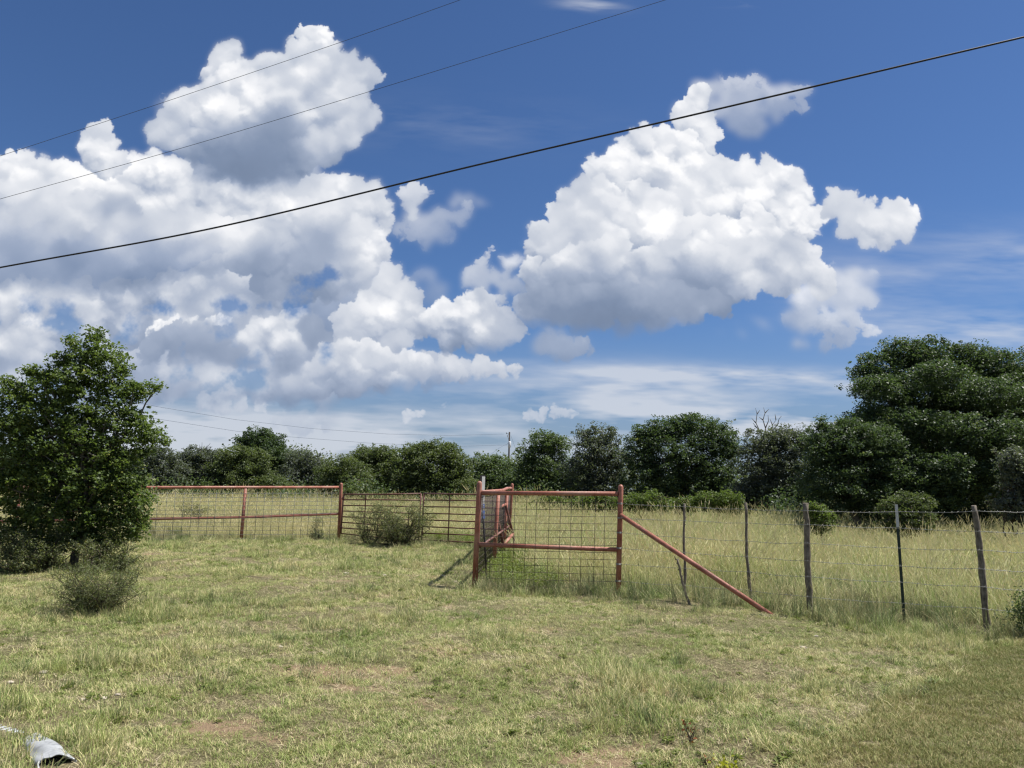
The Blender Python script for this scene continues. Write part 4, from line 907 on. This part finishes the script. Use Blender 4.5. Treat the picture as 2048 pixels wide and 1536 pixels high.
# stones, dead sprig, yellow plant
def stone(px, py, s, seed, label):
    rng = random.Random(seed); p = gp(px, py); z = float(hgt(p.x, p.y)); mb = MB(); n_, m_ = 8, 5; V = []
    for i in range(1, m_):
        for j in range(n_):
            th, ph = math.pi*i/m_, 2*math.pi*j/n_; r = s*rng.uniform(.8, 1.15); V.append(Vector((p.x+r*math.sin(th)*math.cos(ph)*1.3, p.y+r*math.sin(th)*math.sin(ph), z+.004+r*math.cos(th)*.55)))
    V += [Vector((p.x, p.y, z+.004+s*.55)), Vector((p.x, p.y, z-.5*s))]; t0 = (m_-1)*n_
    for i in range(m_-2):
        for j in range(n_): mb.f.append((i*n_+j, (i+1)*n_+j, (i+1)*n_+(j+1) % n_, i*n_+(j+1) % n_))
    for j in range(n_): mb.f.append((t0, j, (j+1) % n_)); mb.f.append((t0+1, (m_-2)*n_+(j+1) % n_, (m_-2)*n_+j))
    mb.v = V; tag(mb.build('stone', M['stone'], smooth=False), label, 'stone', 'pale stones in the bare patches')
STN = [(88,1349,.030,'largest pale stone on the bare patch at the left edge'),(20,1372,.022,'flat stone at the extreme left above the metal pipe'),(160,1335,.020,'small pale stone right of the largest one at the left'),
 (207,1400,.020,'pale stone in the bare patch above the metal pipe'),(235,1392,.018,'second stone in the bare patch above the metal pipe'),(165,1404,.017,'low stone nearest above the metal pipe'),(220,1340,.016,'tiny stone uphill of the bare patch at the left'),
 (693,1150,.045,'pale stone in the worn spot in front of the gate bush'),(768,1156,.035,'stone right of the worn spot in front of the gate bush'),(885,1150,.04,'pale stone at the edge of the wing fence shadow'),(910,1162,.035,'stone beside the shadow of the corner post'),
 (560,1293,.022,'lone pale stone in the grass left of the middle'),(1606,1290,.030,'pale stone in the bare strip below the wire fence'),(1632,1270,.026,'stone in the bare strip nearest the thick cedar post'),(1280,1518,.024,'pale stone at the bottom edge beside the dead sprig')]
for i, (a, b, s, l) in enumerate(STN): stone(a, b, s, 100+i, l)
def sprig(name, label, cat, px, py, h, w, m, n_, leaf, seed):
    rng = np.random.default_rng(seed); rr = random.Random(seed); p = gp(px, py); p.z = float(hgt(p.x, p.y)); root = empty(name, p, label=label, cat=cat); mb = MB(); tips = []
    for i in range(9):
        e = p+Vector((rr.uniform(-w, w), rr.uniform(-w, w), h*rr.uniform(.5, 1))); P = limb(mb, p, e, .003, .0015, 4, .1, 4, rr); tips += P[2:]
    Tn = np.array([tuple(t) for t in tips]); Q = Tn[rng.integers(0, len(Tn), n_)]+rng.normal(0, .018, (n_, 3))
    link_mesh('leaves', quads_mesh('leaves', leaf_quads(rng, Q, leaf, .2, 1.7), rng.uniform(0, 1, n_)), M[m], root); mb.build('stems', M['twig'], root)
sprig('dead_sprig', 'dead sprig with curled orange brown leaves in the foreground grass', 'dead plant', 1382, 1484, .13, .045, 'deadleaf', 22, .032, 1)
sprig('dead_sprig', 'small brown dead sprig just above the bottom edge', 'dead plant', 1412, 1524, .05, .035, 'deadleaf', 9, .026, 2)
sprig('yellow_plant', 'small yellow green plant at the bottom edge', 'plant', 1452, 1548, .11, .08, 'yellow', 60, .034, 3)

# ------------------------------------------------------------------ grass
FL = [Vector((-40, 15, 0)), far_.copy(), tb.copy(), Vector((A1.x, 0, 0))]
def blade_mesh(name, n, h, spread, w, seed, lean=.35, segs=3, droop=.25, heads=0, hj=.4, m='lawn'):
    rng = np.random.default_rng(seed); V = []; T_ = []
    for i in range(n):
        an = rng.uniform(0, 2*math.pi); r = spread*math.sqrt(rng.uniform(0, 1)); b = np.array([math.cos(an)*r, math.sin(an)*r, -.01])
        hh = h*rng.uniform(1-hj, 1+hj*.6); la = rng.uniform(0, 2*math.pi); l = lean*rng.uniform(.1, 1.3); d = np.array([math.cos(la), math.sin(la), 0]); s = np.array([-d[1], d[0], 0])
        ps = []
        for k_ in range(segs+1):
            f = k_/segs; ps.append(b+d*hh*l*f**1.6+np.array([0, 0, hh*(f-droop*l*f*f)]))
        ww = [w*(1-.15*k_) if k_ < segs else w*.12 for k_ in range(segs+1)]; tn = rng.uniform(0, 1)
        for k_ in range(segs):
            V.append([ps[k_]-s*ww[k_]/2, ps[k_]+s*ww[k_]/2, ps[k_+1]+s*ww[k_+1]/2, ps[k_+1]-s*ww[k_+1]/2]); T_.append(tn)
        if heads and rng.uniform() < heads:
            e = ps[-1]; dd = (ps[-1]-ps[-2]); dd /= np.linalg.norm(dd); L = hh*.16
            for q in range(2):
                s2 = s if q == 0 else np.cross(dd, s); V.append([e-dd*L*.4, e+s2*w*1.1+dd*L*.2, e+dd*L, e-s2*w*1.1+dd*L*.2]); T_.append(.97)
    me = quads_mesh(name, np.array(V), np.array(T_)); me.materials.append(M[m]); return me
def proto_set(cname, meshes):
    c = bpy.data.collections.new(cname)
    for i, me in enumerate(meshes): c.objects.link(bpy.data.objects.new('%s_%02d' % (cname, i), me))
    return c
def scatter(name, P, scl, idx, coll, label, cat, seed, tilt=.12):
    rng = np.random.default_rng(seed); n = len(P); me = bpy.data.meshes.new(name); me.vertices.add(n); me.vertices.foreach_set('co', P.astype(np.float32).ravel())
    a = me.attributes.new('scl', 'FLOAT', 'POINT'); a.data.foreach_set('value', scl.astype(np.float32))
    a = me.attributes.new('idx', 'INT', 'POINT'); a.data.foreach_set('value', idx.astype(np.int32))
    rot = np.stack([rng.normal(0, tilt, n), rng.normal(0, tilt, n), rng.uniform(0, 6.283, n)], 1)
    a = me.attributes.new('rot', 'FLOAT_VECTOR', 'POINT'); a.data.foreach_set('vector', rot.astype(np.float32).ravel())
    o = bpy.data.objects.new(name, me); COL.objects.link(o); tag(o, label, cat, kind='stuff')
    ng = bpy.data.node_groups.new(name+'_scatter', 'GeometryNodeTree'); ng.interface.new_socket('Geometry', in_out='INPUT', socket_type='NodeSocketGeometry'); ng.interface.new_socket('Geometry', in_out='OUTPUT', socket_type='NodeSocketGeometry')
    t = NT(ng); gi = t.new('NodeGroupInput'); go = t.new('NodeGroupOutput'); ci = t.new('GeometryNodeCollectionInfo', transform_space='ORIGINAL'); ci.inputs[0].default_value = coll; ci.inputs[1].default_value = True; ci.inputs[2].default_value = True
    ip = t.new('GeometryNodeInstanceOnPoints'); t.link(gi.outputs[0], ip.inputs['Points']); t.link(ci.outputs[0], ip.inputs['Instance']); ip.inputs['Pick Instance'].default_value = True
    def named(nm, typ):
        nd = t.new('GeometryNodeInputNamedAttribute', data_type=typ); nd.inputs[0].default_value = nm; return next(s for s in nd.outputs if s.enabled)
    t.link(named('idx', 'INT'), ip.inputs['Instance Index']); t.link(named('scl', 'FLOAT'), ip.inputs['Scale']); t.link(named('rot', 'FLOAT_VECTOR'), ip.inputs['Rotation'])
    t.link(ip.outputs[0], go.inputs[0]); md = o.modifiers.new('scatter', 'NODES'); md.node_group = ng
    return o
def vfield(x, y, s, seed):
    """smooth value noise on the ground, 0..1"""
    rng = np.random.default_rng(seed); g = rng.uniform(0, 1, (256, 256)); u_ = x*s+500.3; v_ = y*s+500.7; xi = np.floor(u_).astype(int); yi = np.floor(v_).astype(int); fx = u_-xi; fy = v_-yi; fx = fx*fx*(3-2*fx); fy = fy*fy*(3-2*fy)
    G = lambda a, b: g[a % 256, b % 256]
    return (G(xi, yi)*(1-fx)+G(xi+1, yi)*fx)*(1-fy)+(G(xi, yi+1)*(1-fx)+G(xi+1, yi+1)*fx)*fy
def sample(y0, y1, dens_fn, seed, margin=1.5):
    """points over the part of the ground the camera can see, with a margin; density per m2 as a function of depth"""
    rng = np.random.default_rng(seed); out = []; y = y0
    while y < y1:
        s = .5 if y < 14 else 1.5; hw = (y+s)*.70+margin; n = rng.poisson(2*hw*s*dens_fn(y)); out.append(np.stack([rng.uniform(-hw, hw, n), rng.uniform(y, y+s, n)], 1)); y += s
    return np.concatenate(out)
# the fence line as depth over x: beyond it the meadow, before it the mown verge
fx_ = [-60, far_.x, K1.x, L1.x, c2.x-.35, c2.x-.25, A1.x-.02, A1.x+.02, B1.x, XS and pt(1492, 1100, 11.2).x, pt(1612, 1100, 10.25).x, pt(1797, 1100, 9.9).x, pt(1955, 1100, 9.3).x, pt(2240, 1100, 8.55).x, 60]
def fence_y(x):
    xs = [-60, far_.x, K1.x, L1.x, c1.x, c2.x-.5, A1.x-.03, A1.x, B1.x, pt(1492, 1100, 11.2).x, pt(1612, 1100, 10.25).x, pt(1797, 1100, 9.9).x, pt(1955, 1100, 9.3).x, pt(2240, 1100, 8.55).x, 60]
    ys_ = [8, far_.y, K1.y, L1.y, 20.9, 20.4, 20.2, A1.y, B1.y, 11.2, 10.25, 9.9, 9.3, 8.55, 6]
    o = np.argsort(xs); return np.interp(x, np.array(xs)[o], np.array(ys_)[o])
def rosette_mesh(seed):
    rng = np.random.default_rng(seed); n = 34; r = rng.uniform(.01, .06, n); a = rng.uniform(0, 6.28, n); Q = np.stack([np.cos(a)*r, np.sin(a)*r, rng.uniform(.008, .035, n)], 1)
    me = quads_mesh('rosette_mesh', leaf_quads(rng, Q, .028, 2.2, 1.5), rng.uniform(0, 1, n)); me.materials.append(M['weed']); return me
lawn_protos = proto_set('lawn_tuft', [blade_mesh('lawn_tuft_mesh', 26, .048, .075, .0048, 1, lean=1.1, segs=2, m='lawn'), blade_mesh('lawn_tuft_mesh', 22, .065, .065, .005, 2, lean=.9, segs=2, m='lawn'),
    blade_mesh('lawn_tuft_mesh', 30, .040, .085, .0045, 3, lean=1.4, segs=2, m='lawn'), blade_mesh('lawn_tuft_mesh', 20, .11, .05, .0042, 4, lean=.7, segs=3, m='lawn'), blade_mesh('lawn_tuft_mesh', 16, .17, .045, .0042, 5, lean=.6, segs=3, m='lawn'), blade_mesh('lawn_tuft_mesh', 24, .13, .06, .004, 6, lean=.9, segs=3, droop=.4, m='lush'),
    blade_mesh('thatch_mesh', 26, .022, .10, .0045, 7, lean=3.2, segs=2, droop=.1, m='straw'), rosette_mesh(8)])
P = sample(3.2, 24, lambda y: 520 if y < 6.5 else 400 if y < 9 else 280 if y < 13 else 130, 11, 1.0)
x, y = P[:, 0], P[:, 1]; fy_ = fence_y(x); bside = bank_side(x, y)
bare = vfield(x, y, 1.3, 1)*.55+vfield(x, y, 3.7, 2)*.45; spw = spots(x, y)+.35*(vfield(x, y, 6.5, 88)-.5); bare = np.maximum(bare, spw*.9); tall = vfield(x, y, .8, 3)*.5+vfield(x, y, 2.9, 4)*.5
rng = np.random.default_rng(12); u1 = rng.uniform(0, 1, len(x))
cvd = np.hypot((x-(ga.x+gb.x)/2), (y-(ga.y+gb.y)/2)-.02) > .17
keep = (cvd) & ~((x < gd.x+.05) & (np.abs(y-gd.y+.02) < .17)) & (np.hypot(x-gb.x, y-gb.y+.05) > .15) & (y < fy_+.2) & (bside+.16*(vfield(x, y, 3.1, 60)-.5) < .03+.55*rng.uniform(0, 1, len(x))**3) & (u1 < np.where(spw > .5, .48, np.clip((.76-bare)*5, .42, 1)))
x, y, bare, tall, fy_ = x[keep], y[keep], bare[keep], tall[keep], fy_[keep]; n = len(x); u2 = rng.uniform(0, 1, n)
idx = np.where(u2 < .34, 0, np.where(u2 < .64, 1, 2)); idx = np.where((tall > .62) & (u2 > .72), 3, idx); idx = np.where((tall > .72) & (u2 > .90), 4, idx); idx = np.where((tall > .55) & (u2 < .10), 5, idx)
idx = np.where((spots(x, y) > .4) & (u2 > .3), 2, idx); idx = np.where((rng.uniform(0, 1, n) < .13+.45*(bare > .62)), 6, idx); idx = np.where(rng.uniform(0, 1, n) < .035*(vfield(x, y, 1.1, 77) > .45), 7, idx)
scl = rng.uniform(.65, 1.2, n)*np.clip(.72+.6*(tall-.3), .55, 1.2)*np.where(y > 13, 1.45, 1.0)
scatter('lawn_grass', np.stack([x, y, hgt(x, y)], 1), scl, idx, lawn_protos, 'short patchy green and straw coloured grass of the verge', 'grass', 1, .16)
bank_protos = proto_set('bank_tuft', [blade_mesh('bank_tuft_mesh', 34, .034, .085, .005, 21, lean=1.3, segs=2, m='bank'), blade_mesh('bank_tuft_mesh', 30, .045, .075, .005, 22, lean=1.0, segs=2, m='bank')])
P = sample(2.8, 11, lambda y: 620, 13, 2.0); x, y = P[:, 0], P[:, 1]; bs_ = bank_side(x, y)+.16*(vfield(x, y, 3.1, 60)-.5)+.08*(vfield(x, y, 9, 61)-.5); ok = (bs_ > -.02) & (y < fence_y(x)-.3) & (x > .4); x, y = x[ok], y[ok]
scatter('bank_grass', np.stack([x, y, hgt(x, y)], 1), rng.uniform(.5, 1.05, len(x)), rng.integers(0, 2, len(x)), bank_protos, 'close mown olive brown grass on the low bank at the lower right', 'grass', 2, .14)
# strip of longer green grass along the fences
lush_protos = proto_set('fence_tuft', [blade_mesh('fence_tuft_mesh', 34, .26, .09, .005, 31, lean=.75, segs=4, droop=.45, m='lush'), blade_mesh('fence_tuft_mesh', 26, .36, .09, .005, 32, lean=.65, segs=4, droop=.4, heads=.1, m='lush'), blade_mesh('fence_tuft_mesh', 30, .2, .1, .005, 33, lean=1.0, segs=3, m='meadow')])
P = sample(7.5, 23.5, lambda y: 95 if y < 14 else 55, 15, 1.5); x, y = P[:, 0], P[:, 1]; d = y-fence_y(x)
right = x > A1.x-.3
wgt = np.where(right, np.exp(-((d+.15)/.42)**2), np.exp(-((d+.3)/.8)**2)*.8)
dw = np.hypot(x-(A1.x+.2), 0); inwing = (x > A1.x-.15) & (x < A1.x+.5) & (y > 12.3) & (y < 20)
wgt = np.where(inwing, .25, wgt); ok = rng.uniform(0, 1, len(x)) < wgt*(.35+.9*vfield(x, y, 1.7, 9)); x, y = x[ok], y[ok]; d = d[ok]
sc0 = rng.uniform(.55, 1.15, len(x))*np.where(x > A1.x-.3, 1.0, .7)
scatter('fence_grass', np.stack([x, y, hgt(x, y)], 1), sc0, rng.integers(0, 3, len(x)), lush_protos, 'longer dark green grass growing along the foot of the fences', 'grass', 3, .14)
# meadow
mead_protos = proto_set('meadow_tuft', [blade_mesh('meadow_tuft_mesh', 34, .50, .14, .006, 41, lean=.55, segs=4, droop=.35, heads=.15, m='meadow'), blade_mesh('meadow_tuft_mesh', 30, .40, .15, .006, 42, lean=.8, segs=4, droop=.5, heads=.1, m='meadow'),
    blade_mesh('meadow_tuft_mesh', 22, .62, .12, .0055, 43, lean=.45, segs=4, droop=.3, heads=.5, m='meadow'), blade_mesh('meadow_tuft_mesh', 36, .34, .16, .006, 44, lean=.9, segs=3, droop=.4, m='lush'),
    blade_mesh('meadow_tuft_mesh', 30, .46, .14, .006, 45, lean=.7, segs=4, droop=.4, heads=.3, m='dry'), blade_mesh('meadow_tuft_mesh', 16, .70, .10, .005, 46, lean=.5, segs=4, droop=.25, heads=.8, m='dry')])
P = sample(8, 62, lambda y: 62 if y < 14 else 40 if y < 20 else 24 if y < 30 else 11, 17, 2.0); x, y = P[:, 0], P[:, 1]; d = y-fence_y(x)
vt = vfield(x, y, .45, 19); ok = (d > .12) & ~((x > A1.x-.2) & (x < B1.x-.6) & (d < 2.6) & (rng.uniform(0, 1, len(x)) < .75)) & ~((x > A1.x-.3) & (x < A1.x+.75) & (y < 18.6) & (rng.uniform(0, 1, len(x)) < .95)); x, y, d, vt = x[ok], y[ok], d[ok], vt[ok]; n = len(x)
u3 = rng.uniform(0, 1, n); idx = np.where(u3 < .38, 0, np.where(u3 < .70, 1, np.where(u3 < .90, 2, 3))); idx = np.where((d < 1.2) & (u3 < .45), 3, idx)
dryf = np.clip((vfield(x, y, .22, 23)-.42)*3, 0, 1)*.65+.14+smooth(-1.0, -4.0, x)*.5
idx = np.where(rng.uniform(0, 1, n) < dryf*.8, 4, idx); idx = np.where(rng.uniform(0, 1, n) < .15, 5, idx); idx = np.where((vfield(x, y, .33, 29)*.6+vfield(x, y, 1.2, 31)*.4 > .58) & (rng.uniform(0, 1, n) < .6), 3, idx)
scl = rng.uniform(.5, 1.2, n)*(.78+.44*vfield(x, y, 1.5, 37))*np.clip(.62+.12*d, .62, 1.0)*(.75+.5*vt)*np.where(y > 30, 1.35, 1.0)*np.where(x < -2.5, .88, 1.0)
scatter('meadow_grass', np.stack([x, y, hgt(x, y)], 1), scl, idx, mead_protos, 'tall pale seeding grass of the meadow beyond the fences', 'grass', 4, .10)
# broadleaf weeds inside the corner
def weed_mesh(seed):
    rng = np.random.default_rng(seed); n = 70; Q = np.stack([rng.normal(0, .08, n), rng.normal(0, .08, n), rng.uniform(.02, .22, n)], 1)
    me = quads_mesh('weed_mesh', leaf_quads(rng, Q, .035, 1.0, 1.6), rng.uniform(0, 1, n)); me.materials.append(M['weed']); return me
wp = proto_set('weed_clump', [weed_mesh(51), weed_mesh(52)])
P = sample(11.5, 24, lambda y: 70, 23, .5); x, y = P[:, 0], P[:, 1]; d = y-fence_y(x); g_ = vfield(x, y, 1.4, 30)
w1 = (x > A1.x+.05) & (x < B1.x-.9) & (d > .05) & (y < 15.5) & (g_ > .25)
w2 = (x > A1.x) & (x < A1.x+1.0) & (y > 14) & (y < 19) & (g_ > .45)
w3 = (x > -2.4) & (x < -.2) & (y > 20.6) & (y < 23.5) & (g_ > .35)
ok = w1 | w2 | w3; x, y = x[ok], y[ok]
scatter('weeds', np.stack([x, y, hgt(x, y)], 1), rng.uniform(.6, 1.2, len(x)), rng.integers(0, 2, len(x)), wp, 'bright green broad leaved weeds filling the fence corner', 'weeds', 5)
